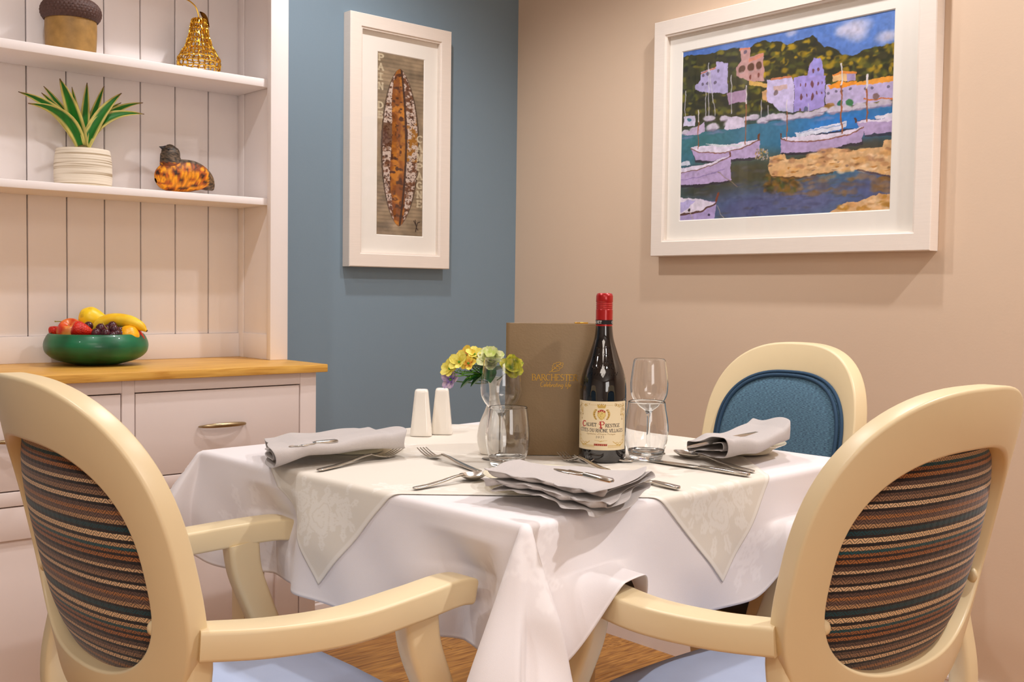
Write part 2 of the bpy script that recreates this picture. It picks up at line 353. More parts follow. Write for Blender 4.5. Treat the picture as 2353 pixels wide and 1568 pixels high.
# stroke lettering: capitals on a unit height, (strokes, advance); serif ticks are added at stroke ends
def arc(cx, cy, rx, ry, a0, a1, n=10): return [(cx+rx*math.cos(math.radians(a0+(a1-a0)*k/n)), cy+ry*math.sin(math.radians(a0+(a1-a0)*k/n))) for k in range(n+1)]
CAPS = {
 'A': ([[(.02, 0), (.36, 1)], [(.36, 1), (.70, 0)], [(.15, .36), (.56, .36)]], .74),
 'B': ([[(.1, 0), (.1, 1)], [(.1, 1), (.3, 1)]+arc(.3, .76, .24, .24, 90, -90)+[(.1, .52)], [(.3, .52)]+arc(.3, .26, .3, .26, 90, -90)+[(.1, 0)]], .66),
 'C': ([arc(.42, .5, .4, .5, 48, 312, 16)], .76), 'D': ([[(.1, 0), (.1, 1)], [(.1, 1), (.3, 1)]+arc(.3, .5, .46, .5, 90, -90, 14)+[(.1, 0)]], .82),
 'E': ([[(.1, 0), (.1, 1)], [(.1, 1), (.52, 1), (.54, .86)], [(.1, .52), (.42, .52)], [(.1, 0), (.55, 0), (.58, .16)]], .62),
 'G': ([arc(.42, .5, .4, .5, 48, 300, 16)+[(.72, .06), (.72, .42)], [(.52, .42), (.78, .42)]], .82),
 'H': ([[(.1, 0), (.1, 1)], [(.66, 0), (.66, 1)], [(.1, .52), (.66, .52)]], .76), 'I': ([[(.12, 0), (.12, 1)]], .26),
 'L': ([[(.1, 0), (.1, 1)], [(.1, 0), (.52, 0), (.55, .17)]], .58), 'M': ([[(.08, 0), (.12, 1)], [(.12, 1), (.44, .1)], [(.44, .1), (.76, 1)], [(.76, 1), (.8, 0)]], .9),
 'N': ([[(.1, 0), (.1, 1)], [(.1, 1), (.66, 0)], [(.66, 0), (.66, 1)]], .76), 'O': ([arc(.43, .5, .4, .5, 0, 360, 20)], .86),
 'P': ([[(.1, 0), (.1, 1)], [(.1, 1), (.3, 1)]+arc(.3, .73, .28, .27, 90, -90)+[(.1, .46)]], .6),
 'R': ([[(.1, 0), (.1, 1)], [(.1, 1), (.3, 1)]+arc(.3, .75, .26, .25, 90, -90)+[(.1, .5)], [(.3, .5), (.66, 0)]], .68),
 'S': ([arc(.28, .75, .22, .25, 40, 250, 10)+arc(.28, .26, .25, .26, 80, -140, 10)], .58), 'T': ([[(.34, 0), (.34, 1)], [(.02, .84), (.04, 1), (.64, 1), (.66, .84)]], .68),
 'U': ([[(.1, 1), (.1, .3)]+arc(.37, .3, .27, .3, 180, 360, 10)+[(.64, 1)]], .74), 'V': ([[(.02, 1), (.34, 0)], [(.34, 0), (.66, 1)]], .68),
 '0': ([arc(.28, .5, .24, .5, 0, 360, 16)], .58), '1': ([[(.1, .8), (.26, 1), (.26, 0)]], .46), '2': ([arc(.26, .72, .22, .28, 160, -30, 8)+[(.05, 0), (.52, 0)]], .58),
 ' ': ([], .32), '^': ([], 0)}
SERIF = {'A': [(.02, 0), (.7, 0)], 'B': [(.1, 0), (.1, 1)], 'D': [(.1, 0), (.1, 1)], 'E': [(.1, 0), (.1, 1)], 'H': [(.1, 0), (.1, 1), (.66, 0), (.66, 1)], 'I': [(.12, 0), (.12, 1)],
 'L': [(.1, 0), (.1, 1)], 'M': [(.08, 0), (.8, 0), (.12, 1), (.76, 1)], 'N': [(.1, 0), (.1, 1), (.66, 1)], 'P': [(.1, 0), (.1, 1)], 'R': [(.1, 0), (.1, 1), (.68, 0)], 'T': [(.34, 0)], 'U': [(.1, 1), (.64, 1)], 'V': [(.02, 1), (.66, 1)]}
def caps(text, x, y, h, gap=.12, width=None, serif=True):
    # returns polylines; with width the line is stretched to it
    out = []; cx = 0
    for ch in text:
        base = 'O' if ch == 'Ô' else ch
        st, adv = CAPS[base]
        for s in st: out.append([(cx+px, py) for px, py in s])
        if serif:
            for sx, sy in SERIF.get(base, []): out.append([(cx+sx-.11, sy), (cx+sx+.11, sy)])
        if ch == 'Ô': out.append([(cx+.28, 1.1), (cx+.43, 1.28), (cx+.58, 1.1)])
        cx += adv+gap
    k = h if width is None else width/(cx-gap)
    return [[(x+px*k, y+py*h) for px, py in s] for s in out]
LOW = {
 'a': ([arc(.2, .22, .18, .22, 60, 400, 14), [(.4, .44), (.38, .08), (.46, 0)]], .46), 'b': ([[(.08, 1), (.06, .1)]+arc(.24, .2, .18, .2, 200, 520, 12)], .46),
 'c': ([arc(.2, .22, .18, .22, 50, 310, 12)], .38), 'd': ([arc(.2, .22, .18, .22, 60, 400, 14), [(.42, 1), (.38, .08), (.46, 0)]], .46),
 'e': ([[(.04, .2), (.34, .28)]+arc(.2, .24, .16, .22, 20, 320, 12)], .38), 'f': ([arc(.28, .8, .12, .18, 60, 180, 6)+[(.14, -.2), (.08, -.36), (.0, -.3)], [(.02, .42), (.32, .46)]], .28),
 'g': ([arc(.2, .22, .18, .22, 60, 400, 14), [(.4, .44), (.36, -.2), (.24, -.38), (.06, -.3)]], .46), 'i': ([[(.06, .44), (.06, .06), (.14, 0)], [(.07, .62), (.08, .66)]], .18),
 'l': ([[(.1, 1), (.04, .1), (.12, 0)]], .18), 'n': ([[(.06, .44), (.05, 0)], [(.05, .2), (.16, .42), (.3, .42), (.34, .28), (.34, .05), (.42, 0)]], .44),
 'o': ([arc(.2, .22, .18, .22, 0, 360, 14)], .44), 'p': ([[(.06, .44), (.02, -.4)], arc(.22, .22, .18, .22, 170, 500, 12)], .44),
 'r': ([[(.06, .44), (.05, 0)], [(.05, .2), (.16, .4), (.3, .44)]], .3), 't': ([[(.14, .8), (.1, .1), (.2, 0)], [(.0, .48), (.3, .52)]], .3), ' ': ([], .3),
 'C': ([arc(.32, .5, .3, .5, 50, 315, 16)], .62), 'A': ([[(.02, 0), (.3, 1), (.58, 0)], [(.14, .36), (.46, .36)]], .6), 'O': ([arc(.34, .5, .32, .5, 0, 360, 18)], .72),
 'P': ([[(.1, 0), (.1, 1), (.3, 1)]+arc(.3, .75, .22, .25, 90, -90, 8)+[(.1, .5)]], .54), "'": ([[(.06, 1), (.04, .8)]], .14)}
def script(text, x, y, h, width, slant=.18):
    out = []; cx = 0
    for ch in text:
        st, adv = LOW['e' if ch == 'é' else ch]
        for s in st: out.append([(cx+px+py*slant, py) for px, py in s])
        cx += adv+.03
    k = width/cx
    return [[(x+px*k, y+py*h) for px, py in s] for s in out]
def ribbons(strokes, w, fn, pen=None):
    # flat ribbons along strokes; fn maps (u, v) to a point
    mb = MB()
    for s in strokes:
        n = len(s); Lf = []
        for i in range(n):
            x0, y0 = s[max(i-1, 0)]; x1, y1 = s[min(i+1, n-1)]; d = math.hypot(x1-x0, y1-y0)+1e-9; nx, ny = -(y1-y0)/d, (x1-x0)/d
            ww = w if pen is None else w*(pen+(1-pen)*abs(math.sin(math.atan2(y1-y0, x1-x0)-math.radians(20))))
            Lf.append((fn(s[i][0]+nx*ww/2, s[i][1]+ny*ww/2), fn(s[i][0]-nx*ww/2, s[i][1]-ny*ww/2)))
        mb.grid(np.array(Lf))
    return mb

# ------------------------------------------------------------------ the room
RX, RY = -5.6, -6.0
def slab(name, lo, hi, mat, kind='structure', parent=None):
    o = MB().box(lo, hi).obj(name, mat, parent, smooth=False); return tag(o, kind=kind)
tag(slab('wall_left', (RX-.1, 0, 0), (.1, .1, CEIL), M_BLUE), 'slate blue painted wall behind the dresser', 'wall')
tag(slab('wall_right', (0, RY-.1, 0), (.1, 0, CEIL), M_BEIGE), 'beige painted wall behind the harbour picture', 'wall')
tag(slab('wall_back', (RX-.1, RY-.1, 0), (RX, 0, CEIL), M_PALE), 'pale painted wall facing the harbour picture', 'wall')
tag(slab('ceiling', (RX-.1, RY-.1, CEIL), (.1, .1, CEIL+.1), M_CEIL), 'white painted ceiling with recessed downlights', 'ceiling')
# unseen wall behind the camera, with a window added around the fill light
wf = thing('wall_front', 'pale painted wall with an added window', 'wall'); tag(wf, kind='structure')
WX0, WX1, WZ0, WZ1 = -4.0, -2.4, .75, 2.15
for lo, hi in (((RX-.1, RY-.1, 0), (WX0, RY, CEIL)), ((WX1, RY-.1, 0), (.1, RY, CEIL)), ((WX0, RY-.1, 0), (WX1, RY, WZ0)), ((WX0, RY-.1, WZ1), (WX1, RY, CEIL))):
    MB().box(lo, hi).obj('wall_piece', M_PALE, wf, smooth=False)
wn = thing('fill_window', 'added white framed window with a centre bar, unseen', 'window', (WX0, RY, WZ0)); tag(wn, kind='structure')
for lo, hi in (((0, -.06, 0), (.05, 0, 1.4)), ((1.55, -.06, 0), (1.6, 0, 1.4)), ((0, -.06, 0), (1.6, 0, .05)), ((0, -.06, 1.35), (1.6, 0, 1.4)), ((.775, -.05, 0), (.825, 0, 1.4))):
    box('window_frame', lo, hi, M_TRIM, wn)
MB().add([(.05, -.035, .05), (1.55, -.035, .05), (1.55, -.035, 1.35), (.05, -.035, 1.35)], [(0, 1, 2, 3)]).obj('pane', M_PICGLASS, wn, False)
fl = slab('floor', (RX, RY, -.06), (0, 0, -.012), M_GAP); tag(fl, 'oak plank floor under the table', 'floor')
pl_mesh = [MB().box((0, .0006, -.012), (1.2, .1394, 0), .0012, 1).mesh('plank', True, 30) for _ in range(1)][0]; pl_mesh.materials.append(M_FLOOR)
row = 0; y = -.14
while y > -3.6:
    xs = -.001-1.2-(row*.47 % 1.2)+1.2*(1 if (row*.47 % 1.2) > .0 else 0)
    x = xs
    while x > -4.0:
        if x < -.02:
            o = put('plank', pl_mesh, fl); w_ = min(1.0, (-.001-x)/1.2); o.location = (x, y, 0); o.scale = (w_ if x+1.2 > 0 else .9993, 1, 1)
        x -= 1.2
    row += 1; y -= .14
# skirting
PROF = [(0, .167), (.009, .167), (.012, .162), (.012, .157), (.007, .152), (.009, .147), (.015, .131), (.013, .127), (.018, .122), (.018, .118), (.018, 0), (0, 0)]
def skirting(name, p0, p1, nrm, label):
    p0, p1, nrm = Vector(p0), Vector(p1), Vector(nrm)
    mb = MB(); rows = [[tuple(p+nrm*a+Vector((0, 0, b))) for a, b in PROF] for p in (p0, p1)]
    mb.grid(np.array(rows), closev=True); mb.f += [tuple(range(len(PROF))), tuple(range(2*len(PROF)-1, len(PROF)-1, -1))]
    o = mb.obj(name, M_TRIM, None, True, 20); tag(o, label, 'skirting board', kind='structure')
skirting('baseboard_left', (-.9, 0, 0), (-.019, 0, 0), (0, -1, 0), 'white moulded skirting board along the blue wall')
skirting('baseboard_right', (0, -5.9, 0), (0, -.0, 0), (-1, 0, 0), 'white moulded skirting board along the beige wall')
# ceiling downlights
def lampglow():
    m, nt, p = nm('lamp_glow'); p.inputs['Emission Color'].default_value = (1, .88, .72, 1); p.inputs['Emission Strength'].default_value = 14; return m
M_GLOW = lampglow()
ring_me = MB().lathe([(.036, 0), (.036, -.004), (.044, -.006), (.05, -.003), (.05, 0)], 28).mesh('trim_ring'); ring_me.materials.append(M_TRIM)
disc_me = MB().lathe([(.0001, -.001), (.036, -.001)], 28).mesh('lamp_face'); disc_me.materials.append(M_GLOW)
for lx, ly, w in LAMPS:
    t = thing('downlight', 'round recessed downlight in the white ceiling', 'light', (lx, ly, CEIL), group='recessed ceiling downlights')
    put('trim_ring', ring_me, t); put('lamp_face', disc_me, t); s = add_spot((lx, ly, CEIL-.05), w)

# ------------------------------------------------------------------ dresser
DX0, DX1, DY, ZT = -1.925, -.993, -.392, .848
base = thing('sideboard', 'cream painted sideboard with two drawers over panelled doors', 'sideboard', (0, 0, 0))
box('carcass', (DX0+.004, DY+.022, .07), (DX1-.004, -.004, ZT-.02), M_CAB, base, .001)
for a, b, z0, z1 in ((DX0, DX0+.044, .0, ZT-.019), (DX1-.044, DX1, 0, ZT-.019), (-1.473, -1.445, .07, ZT-.019)): box('face_stile', (a, DY, z0), (b, DY+.022, z1), M_CAB, base, .0015)
for a, b in ((DX0+.044, -1.473), (-1.445, DX1-.044)):
    for z0, z1 in ((.801, ZT-.019), (.583, .612), (.07, .12)): box('face_rail', (a, DY, z0), (b, DY+.022, z1), M_CAB, base, .0015)
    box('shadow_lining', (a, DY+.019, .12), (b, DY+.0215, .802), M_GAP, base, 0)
    g = .0025
    dr = box('drawer', (a+g, DY+.001, .612+g), (b-g, DY+.0185, .801-g), M_CAB, base, .0015)
    hx = (a+b)/2; mb = MB(); pts = [(hx+.056*math.cos(PI*k/16), DY-.024*math.sin(PI*k/16)**.8, .716+.003*math.sin(PI*k/16)) for k in range(17)]
    mb.tube(pts, [.0018+.0042*math.sin(PI*k/16) for k in range(17)], 10)
    tag(mb.obj('handle', M_BRASS, dr), 'brushed bronze bow handle')
    d0, d1, z0, z1 = a+g, b-g, .12+g, .583-g; st = .06
    for lo, hi in (((d0, z0), (d0+st, z1)), ((d1-st, z0), (d1, z1))): box('door_stile', (lo[0], DY+.001, lo[1]), (hi[0], DY+.0185, hi[1]), M_CAB, base, .0015)
    for zz0, zz1 in ((z0, z0+st), (z1-.067, z1)): box('door_rail', (d0+st, DY+.001, zz0), (d1-st, DY+.0185, zz1), M_CAB, base, .0015)
    box('door_panel', (d0+st-.002, DY+.009, z0+st-.002), (d1-st+.002, DY+.0186, z1-.065), M_CAB, base, .001)
wt = tag(box('worktop', (DX0-.02, -.412, ZT-.019), (-.972, -.002, ZT), M_OAK, None, .002), 'oak worktop carrying the fruit bowl and shelf unit', 'worktop')
hu = thing('shelf_unit', 'off white open shelf unit with tongue and groove back', 'shelf unit', (0, 0, 0))
HX0, HX1, HF = -1.945, -.971, -.215; HT = 2.05; IX0, IX1 = HX0+.05, HX1-.05
YB = -.03
for a in (HX0, HX1-.05):
    inner = a+.05 if a == HX0 else a
    box('front_post', (a, HF, ZT), (a+.05, HF+.02, HT), M_HUTCH, hu, .0015)
    s = (a, a+.042) if a == HX0 else (a+.008, a+.05)
    box('side_panel', (s[0], HF+.02, ZT), (s[1], -.004, HT), M_HUTCH, hu, .001)
    # frame of the panelled inside face
    q = (s[1], s[1]+.004) if a == HX0 else (s[0]-.004, s[0])
    box('side_frame', (q[0], YB-.03, ZT), (q[1], YB, HT), M_HUTCH, hu, .001); box('side_frame', (q[0], HF+.02, ZT), (q[1], YB-.03, ZT+.065), M_HUTCH, hu, .001)
box('backing', (IX0, -.016, ZT), (IX1+.02, -.004, HT), M_GAP, hu, 0)
BW = .0904; bme = MB().box((.0013, 0, 0), (BW-.0013, .0135, HT-.911), .0022, 2).mesh('board'); bme.materials.append(M_HUTCH)
bx = -1.1
xs_ = [-1.1+BW*k for k in range(-9, 1)]
for bx in xs_:
    if bx < IX0-.03: continue
    if bx+BW > IX1+.008: 
        box('board', (bx+.0013, YB, .911), (IX1+.006, YB+.0135, HT), M_HUTCH, hu, .002)
    else:
        o = put('board', bme, hu); o.location = (bx, YB, .911)
box('bottom_rail', (IX0-.008, YB-.006, ZT), (IX1+.006, YB+.0135, .911), M_HUTCH, hu, .001)
for zt, th in ((1.561, .021), (1.2605, .018), (1.86, .02)): box('shelf', (IX0-.006, -.195, zt-th), (IX1+.006, YB-.0005, zt), M_HUTCH, hu, .0018)
box('top_board', (HX0-.02, HF-.02, HT), (HX1+.02, -.004, HT+.025), M_HUTCH, hu, .003)

# ------------------------------------------------------------------ pictures
def framed(name, label, P0, ex, nrm, w, h, fw, mat_in, dep, printfn):
    # P0 lower left of the outer rectangle on the wall, ex along the wall, nrm into the room
    t = thing(name, label, 'picture', tuple(P0)); ex, nrm, ez = Vector(ex), Vector(nrm), Vector((0, 0, 1))
    def pt(u, v, d): return tuple(ex*u+ez*v+nrm*d)
    sec = [(0, 0), (0, dep-.002), (.002, dep), (fw-.006, dep), (fw-.004, dep-.003), (fw, dep-.004), (fw, 0)]
    cor = [((0, 0), (1, 1)), ((w, 0), (-1, 1)), ((w, h), (-1, -1)), ((0, h), (1, -1))]
    for i in range(4):
        (a, da), (b, db) = cor[i], cor[(i+1) % 4]
        rows = [[pt(c[0]+d[0]*s, c[1]+d[1]*s, z) for s, z in sec] for c, d in ((a, da), (b, db))]
        mb = MB().grid(np.array(rows), closev=True); m = len(sec); mb.f += [tuple(range(m)), tuple(range(2*m-1, m-1, -1))]
        mb.obj('frame_side', M_FRAME, t, True, 25)
    ml, mr, mb_, mt = mat_in      # mount window inside the outer rectangle
    dm = dep-.016
    o4 = [(fw-.002, fw-.002), (w-fw+.002, fw-.002), (w-fw+.002, h-fw+.002), (fw-.002, h-fw+.002)]; i4 = [(ml, mb_), (w-mr, mb_), (w-mr, h-mt), (ml, h-mt)]
    bvl = .0025; b4 = [(ml+bvl, mb_+bvl), (w-mr-bvl, mb_+bvl), (w-mr-bvl, h-mt-bvl), (ml+bvl, h-mt-bvl)]
    rows = np.array([[pt(*p, dm) for p in o4], [pt(*p, dm) for p in i4], [pt(*p, dm-.0025) for p in b4]]); 
    MB().grid(rows, closev=True).obj('mount', M_MAT, t, True, 15)
    MB().add([pt(0.01, .01, .004), pt(w-.01, .01, .004), pt(w-.01, h-.01, .004), pt(.01, h-.01, .004)], [(0, 1, 2, 3)]).obj('backboard', M_MAT, t)
    pw, ph = w-ml-mr, h-mb_-mt
    def mapfn(X, Y):
        return np.stack([X*ex[k]+Y*ez[k]+(ml*ex[k]+mb_*ez[k]+(dm-.0027)*nrm[k]) for k in range(3)], -1)
    printfn(pw, ph, mapfn, t)
    g = [pt(fw-.001, fw-.001, dep-.008), pt(w-fw+.001, fw-.001, dep-.008), pt(w-fw+.001, h-fw+.001, dep-.008), pt(fw-.001, h-fw+.001, dep-.008)]
    MB().add(g, [(0, 1, 2, 3)]).obj('glass', M_PICGLASS, t, False)
    return t
M_PRINT = vcol('printed_picture', .6, spec=.3)
DEP = .036
def bread(pw, ph, fn, t):
    c = Canvas(130, 500, pw, ph, (150, 130, 104), pw*.05, 3)
    n1 = vnoise(130, 500, 5, 5, 4); n2 = vnoise(130, 500, 14, 6, 3); n3 = vnoise(130, 500, 40, 8, 2)
    c.a *= (.72+.55*n1)[..., None]; U, V = c.X0/pw, c.Y0/ph
    hatch = (np.sin(c.Y0/ph*300) > .2)*(np.sin(V*9)*.5+.5)*.10; c.a *= (1-hatch)[..., None]
    cx = .47+.03*np.sin(V*3); hw = .375*np.clip(1-((V-.49)/.435)**2, 0, 1)**.62; d = (U-cx)/np.maximum(hw, 1e-3); ins = (np.abs(d) < 1) & (hw > .01)
    c.blend(((np.abs(d) < 1.09) & (hw > .0))*.8, (70, 50, 36))
    c.blend(ins*1.0, (206, 186, 172)); c.blend(ins*np.clip((n2-.48)*6, 0, 1), (112, 70, 44)); c.blend(ins*np.clip((n3-.58)*7, 0, 1), (74, 44, 30))
    st = .02*np.sin(V*14); core = ins & (np.abs(U-(cx-.03+st)) < .17*np.clip(1-((V-.47)/.46)**2, 0, 1)**.5)
    c.blend(core*1.0, (136, 76, 22)); c.blend(core*np.clip((n1-.45)*5, 0, 1), (196, 124, 34)); c.blend(core*np.clip((.46-n2)*6, 0, 1), (78, 40, 18))
    c.blend((ins & (V > .42) & (V < .66) & (U > .5))*np.clip((n2-.4)*4, 0, 1)*.9, (168, 110, 30)); c.blend((ins & (V > .5) & (V < .62) & (U < .32))*.7, (78, 44, 22))
    seam = ins & (np.abs(U-(cx+.12*np.sin(V*PI)-.0)) < .022); c.blend(seam*.85, (50, 24, 14))
    c.X, c.Y = c.X0, c.Y0
    for i, ch in enumerate('PAIN DE'):
        if ch != ' ': [c.line(s, pw*.035, (205, 190, 160), .75, .45) for s in caps(ch, pw*.03, ph*(.955-i*.052), ph*.032, width=pw*.1)]
    for i, ch in enumerate('CAMPAGNE'):
        [c.line(s, pw*.035, (205, 190, 160), .75, .45) for s in caps(ch, pw*.86, ph*(.535-i*.052), ph*.034, width=pw*.11)]
    for s in ([(.80, .09), (.86, .06), (.84, .03), (.88, .08), (.93, .085)], [(.83, .095), (.86, .05), (.89, .04)]): c.line([(a*pw, b*ph) for a, b in s], pw*.015, (40, 26, 20))
    c.obj('print', fn, M_PRINT, t)
px_ = lambda p: ony(p, -DEP)
xl = (px_((805, 21))[0]+px_((803, 612))[0])/2; xr = (px_((1037, 75))[0]+px_((1033.5, 619))[0])/2
zt = (px_((805, 21))[2]+px_((1037, 75))[2])/2; zb = (px_((803, 612))[2]+px_((1033.5, 619))[2])/2
q = lambda p: ony(p, -DEP+.016)
framed('bread_picture', 'tall white framed print of a crusty loaf on the blue wall', (xl, -.001, zb), (1, 0, 0), (0, -1, 0), xr-xl, zt-zb, .043,
       (q((866, 300))[0]-xl, xr-q((974.5, 300))[0], q((920, 543))[2]-zb, zt-q((920, 127))[2]), DEP, bread)

def harbour(pw, ph, fn, t):
    X0 = -DEP+.0187
    def w2(zx, zy):
        P = onx((1480+zx/2.529, zy/2.529), X0); o = t.location; return (-(P[1]-o[1])-HB[0], P[2]-o[2]-HB[1])
    c = Canvas(480, 380, pw, ph, (92, 128, 200), pw*.012, 21); W_, H_ = 480, 380
    U, V = c.X0/pw, c.Y0/ph; n1 = vnoise(W_, H_, 8, 30, 4); n2 = vnoise(W_, H_, 30, 31, 3); n3 = vnoise(W_, H_, 70, 32, 2)
    P = lambda pts, rgb, al=1.0: c.poly([w2(*p) for p in pts], rgb, al)
    k1 = pw/1240
    def E(zx, zy, r, rgb, al=1.0, ry=None, soft=.25):
        a = w2(zx, zy); c.ell(a[0], a[1], r*k1, (ry or r)*k1, rgb, al, soft)
    def LN(pts, wd, rgb, al=1.0): c.line([w2(*p) for p in pts], wd*k1, rgb, al)
    c.blend(np.clip(1-U*1.1, 0, 1)*.6, (64, 100, 176)); c.blend(np.clip((n1-.5)*2, 0, 1)*.5, (140, 165, 220))
    for x, y, r in ((1200, 165, 60), (1260, 150, 55), (1240, 205, 50), (1150, 180, 40), (1400, 215, 45), (1440, 205, 35), (860, 190, 30)): E(x, y, r, (214, 206, 222), .6, r*.6, .9)
    tree = [(200, 335), (270, 322), (380, 310), (430, 300), (520, 278), (600, 290), (640, 262), (700, 236), (790, 245), (830, 262), (900, 236), (985, 207), (1050, 272), (1120, 285), (1150, 322), (1220, 322), (1300, 282), (1400, 264), (1480, 246), (1480, 650), (200, 790)]
    m = P(tree, (58, 56, 30)); rr = random.Random(5)
    pal = ((166, 136, 24), (120, 112, 34), (84, 88, 34), (44, 46, 28), (190, 156, 30), (36, 36, 30))
    for i in range(900):
        x = rr.uniform(210, 1460); y = rr.uniform(215, 680); b = np.interp(x, [p[0] for p in tree[:19]], [p[1] for p in tree[:19]])
        if y < b+8: continue
        right = x > 620; pk = rr.choice(pal if right and y < 480 else pal[2:4]+(pal[5], pal[1])); E(x, y, rr.uniform(8, 24), pk, .8, rr.uniform(6, 15), .8)
    # houses
    P([(300, 500), (330, 470), (330, 420), (422, 388), (424, 358), (486, 366), (488, 540), (400, 545), (300, 525)], (176, 166, 208)); P([(330, 424), (420, 388), (420, 398), (330, 434)], (196, 130, 110))
    for x, y in ((345, 490), (372, 486), (437, 410), (345, 440), (372, 432), (415, 480)): E(x, y, 9, (90, 80, 96), .8)
    P([(558, 284), (618, 274), (618, 328), (697, 310), (697, 472), (610, 470), (540, 440), (540, 392), (568, 345)], (190, 146, 142)); P([(556, 284), (618, 274), (618, 284), (556, 296)], (206, 126, 96))
    P([(610, 338), (697, 310), (697, 330), (610, 358)], (210, 138, 116))
    for x, y in ((570, 402), (620, 390), (668, 379)): E(x, y, 19, (98, 66, 50), 1, 21); E(x, y+24, 20, (180, 150, 150), .6, 6)
    E(620, 446, 7, (130, 70, 60), 1, 12); E(668, 436, 7, (130, 70, 60), 1, 12); E(590, 302, 10, (110, 90, 110), 1, 8)
    P([(610, 464), (716, 486), (716, 512), (610, 492)], (214, 172, 96)); P([(480, 545), (590, 520), (600, 590), (490, 610)], (170, 140, 170)); P([(690, 530), (716, 520), (720, 590), (690, 580)], (206, 160, 110))
    P([(716, 462), (860, 452), (872, 480), (872, 655), (790, 645), (716, 580)], (204, 192, 232)); P([(740, 450), (858, 446), (858, 456), (740, 464)], (206, 130, 90)); P([(750, 505), (830, 492), (830, 520), (750, 530)], (210, 170, 150), .7); E(768, 540, 14, (120, 100, 96), .8, 16)
    P([(874, 452), (950, 440), (964, 378), (984, 336), (1022, 340), (1040, 372), (1042, 438), (1054, 434), (1050, 622), (960, 645), (874, 648)], (166, 150, 220)); P([(984, 336), (1022, 340), (1040, 372), (1042, 438), (970, 440)], (150, 146, 216), .6)
    for x, y, w, h in ((915, 490, 5, 8), (945, 490, 5, 14), (980, 488, 9, 20), (1010, 484, 6, 12), (1034, 478, 5, 9), (914, 568, 8, 20), (945, 555, 5, 10), (977, 562, 10, 22), (1006, 545, 6, 12), (1034, 540, 5, 8), (940, 636, 18, 16), (985, 412, 9, 14), (1016, 406, 9, 14), (905, 640, 7, 10)): E(x, y, w*.75, (110, 62, 66) if w < 15 else (86, 92, 120), .9, h*.8)
    P([(1094, 432), (1156, 414), (1236, 420), (1232, 470), (1100, 474)], (226, 184, 130)); P([(1094, 432), (1156, 414), (1240, 418), (1240, 428), (1094, 440)], (226, 140, 60)); P([(1180, 432), (1232, 428), (1232, 468), (1182, 472)], (170, 150, 190))
    P([(1056, 495), (1240, 482), (1480, 446), (1480, 570), (1280, 600), (1130, 624), (1056, 604)], (190, 176, 216)); P([(1066, 502), (1130, 474), (1240, 474), (1236, 494), (1080, 520)], (238, 150, 46)); P([(1228, 484), (1330, 456), (1480, 440), (1480, 470), (1240, 498)], (236, 160, 60))
    for x, y in ((1120, 530), (1150, 526), (1200, 520), (1070, 545), (1290, 520), (1330, 510), (1420, 500)): E(x, y, 8, (96, 90, 110), .8, 7)
    P([(1280, 574), (1480, 566), (1480, 574), (1280, 582)], (206, 120, 60)); E(1350, 560, 18, (120, 90, 80), .8, 12)
    E(1142, 600, 16, (40, 110, 90)); E(1195, 598, 19, (60, 120, 76)); E(1075, 620, 28, (170, 120, 50), .8, 14)
    # water
    P([(200, 780), (330, 770), (480, 745), (660, 716), (900, 690), (1200, 640), (1480, 612), (1480, 1260), (200, 1320)], (64, 112, 134))
    wat = c.Y0 < (w2(480, 745)[1]+(c.X0-w2(480, 745)[0])*0.02+ph*.03)
    def wash(zx, zy, rx, ry, rgb, al): a = w2(zx, zy); d = np.hypot((c.X-a[0])/(rx*k1), (c.Y-a[1])/(ry*k1)); c.blend(np.clip(1.3-d, 0, 1)*al*(c.Y < w2(zx, 640)[1]), rgb)
    for x, y, rx, ry, col, al in ((1150, 730, 420, 110, (44, 124, 206), .95), (700, 790, 260, 110, (60, 120, 150), .7), (330, 830, 200, 90, (60, 116, 120), .8), (560, 1010, 380, 110, (78, 72, 46), .95), (760, 1060, 150, 120, (66, 66, 44), .8), (340, 1110, 260, 70, (62, 62, 48), .9), (600, 1210, 330, 110, (84, 88, 132), .95), (950, 1170, 300, 110, (100, 102, 146), .9), (1360, 1090, 220, 110, (86, 90, 140), .85), (1320, 850, 200, 60, (70, 64, 50), .9), (1060, 905, 250, 40, (70, 58, 34), .9)): wash(x, y, rx, ry, col, al)
    for i in range(260): E(rr.uniform(215, 1440), rr.uniform(960, 1270), rr.uniform(10, 40), rr.choice(((60, 62, 90), (120, 116, 140), (90, 80, 60), (70, 80, 120))), .28, rr.uniform(3, 9), .8)
    for i in range(90): E(rr.uniform(740, 1430), rr.uniform(1020, 1130), rr.uniform(14, 44), rr.choice(((160, 124, 84), (120, 96, 76), (90, 84, 100), (150, 100, 30))), .5, rr.uniform(6, 16), .7)
    for i in range(80): E(rr.uniform(700, 900), rr.uniform(1010, 1110), rr.uniform(8, 24), rr.choice(((150, 100, 24), (74, 84, 40), (60, 50, 24))), .5, rr.uniform(6, 16), .7)
    # moored boats along the quay
    for x, y, r in ((265, 690, 34), (240, 770, 26), (300, 755, 40), (380, 690, 40), (400, 740, 45), (470, 690, 36), (510, 715, 46), (560, 725, 32), (600, 690, 26), (640, 680, 34), (690, 700, 36), (740, 680, 38), (790, 675, 34), (840, 685, 40), (900, 672, 36), (950, 668, 40), (1010, 655, 38), (1040, 640, 28), (1110, 640, 44), (1170, 632, 36), (1250, 622, 40), (1320, 612, 36), (1400, 598, 40)):
        E(x, y, r, (208, 198, 216), .95, r*.42, .35); E(x+4, y+r*.4, r, (120, 100, 130), .5, r*.12)
    P([(232, 680), (298, 670), (300, 730), (232, 735)], (206, 200, 226)); E(262, 695, 16, (70, 120, 140), 1, 8); P([(236, 785), (290, 745), (350, 715), (356, 765), (300, 785)], (196, 178, 208)); P([(470, 745), (490, 680), (540, 672), (585, 700), (585, 740), (480, 755)], (212, 200, 222))
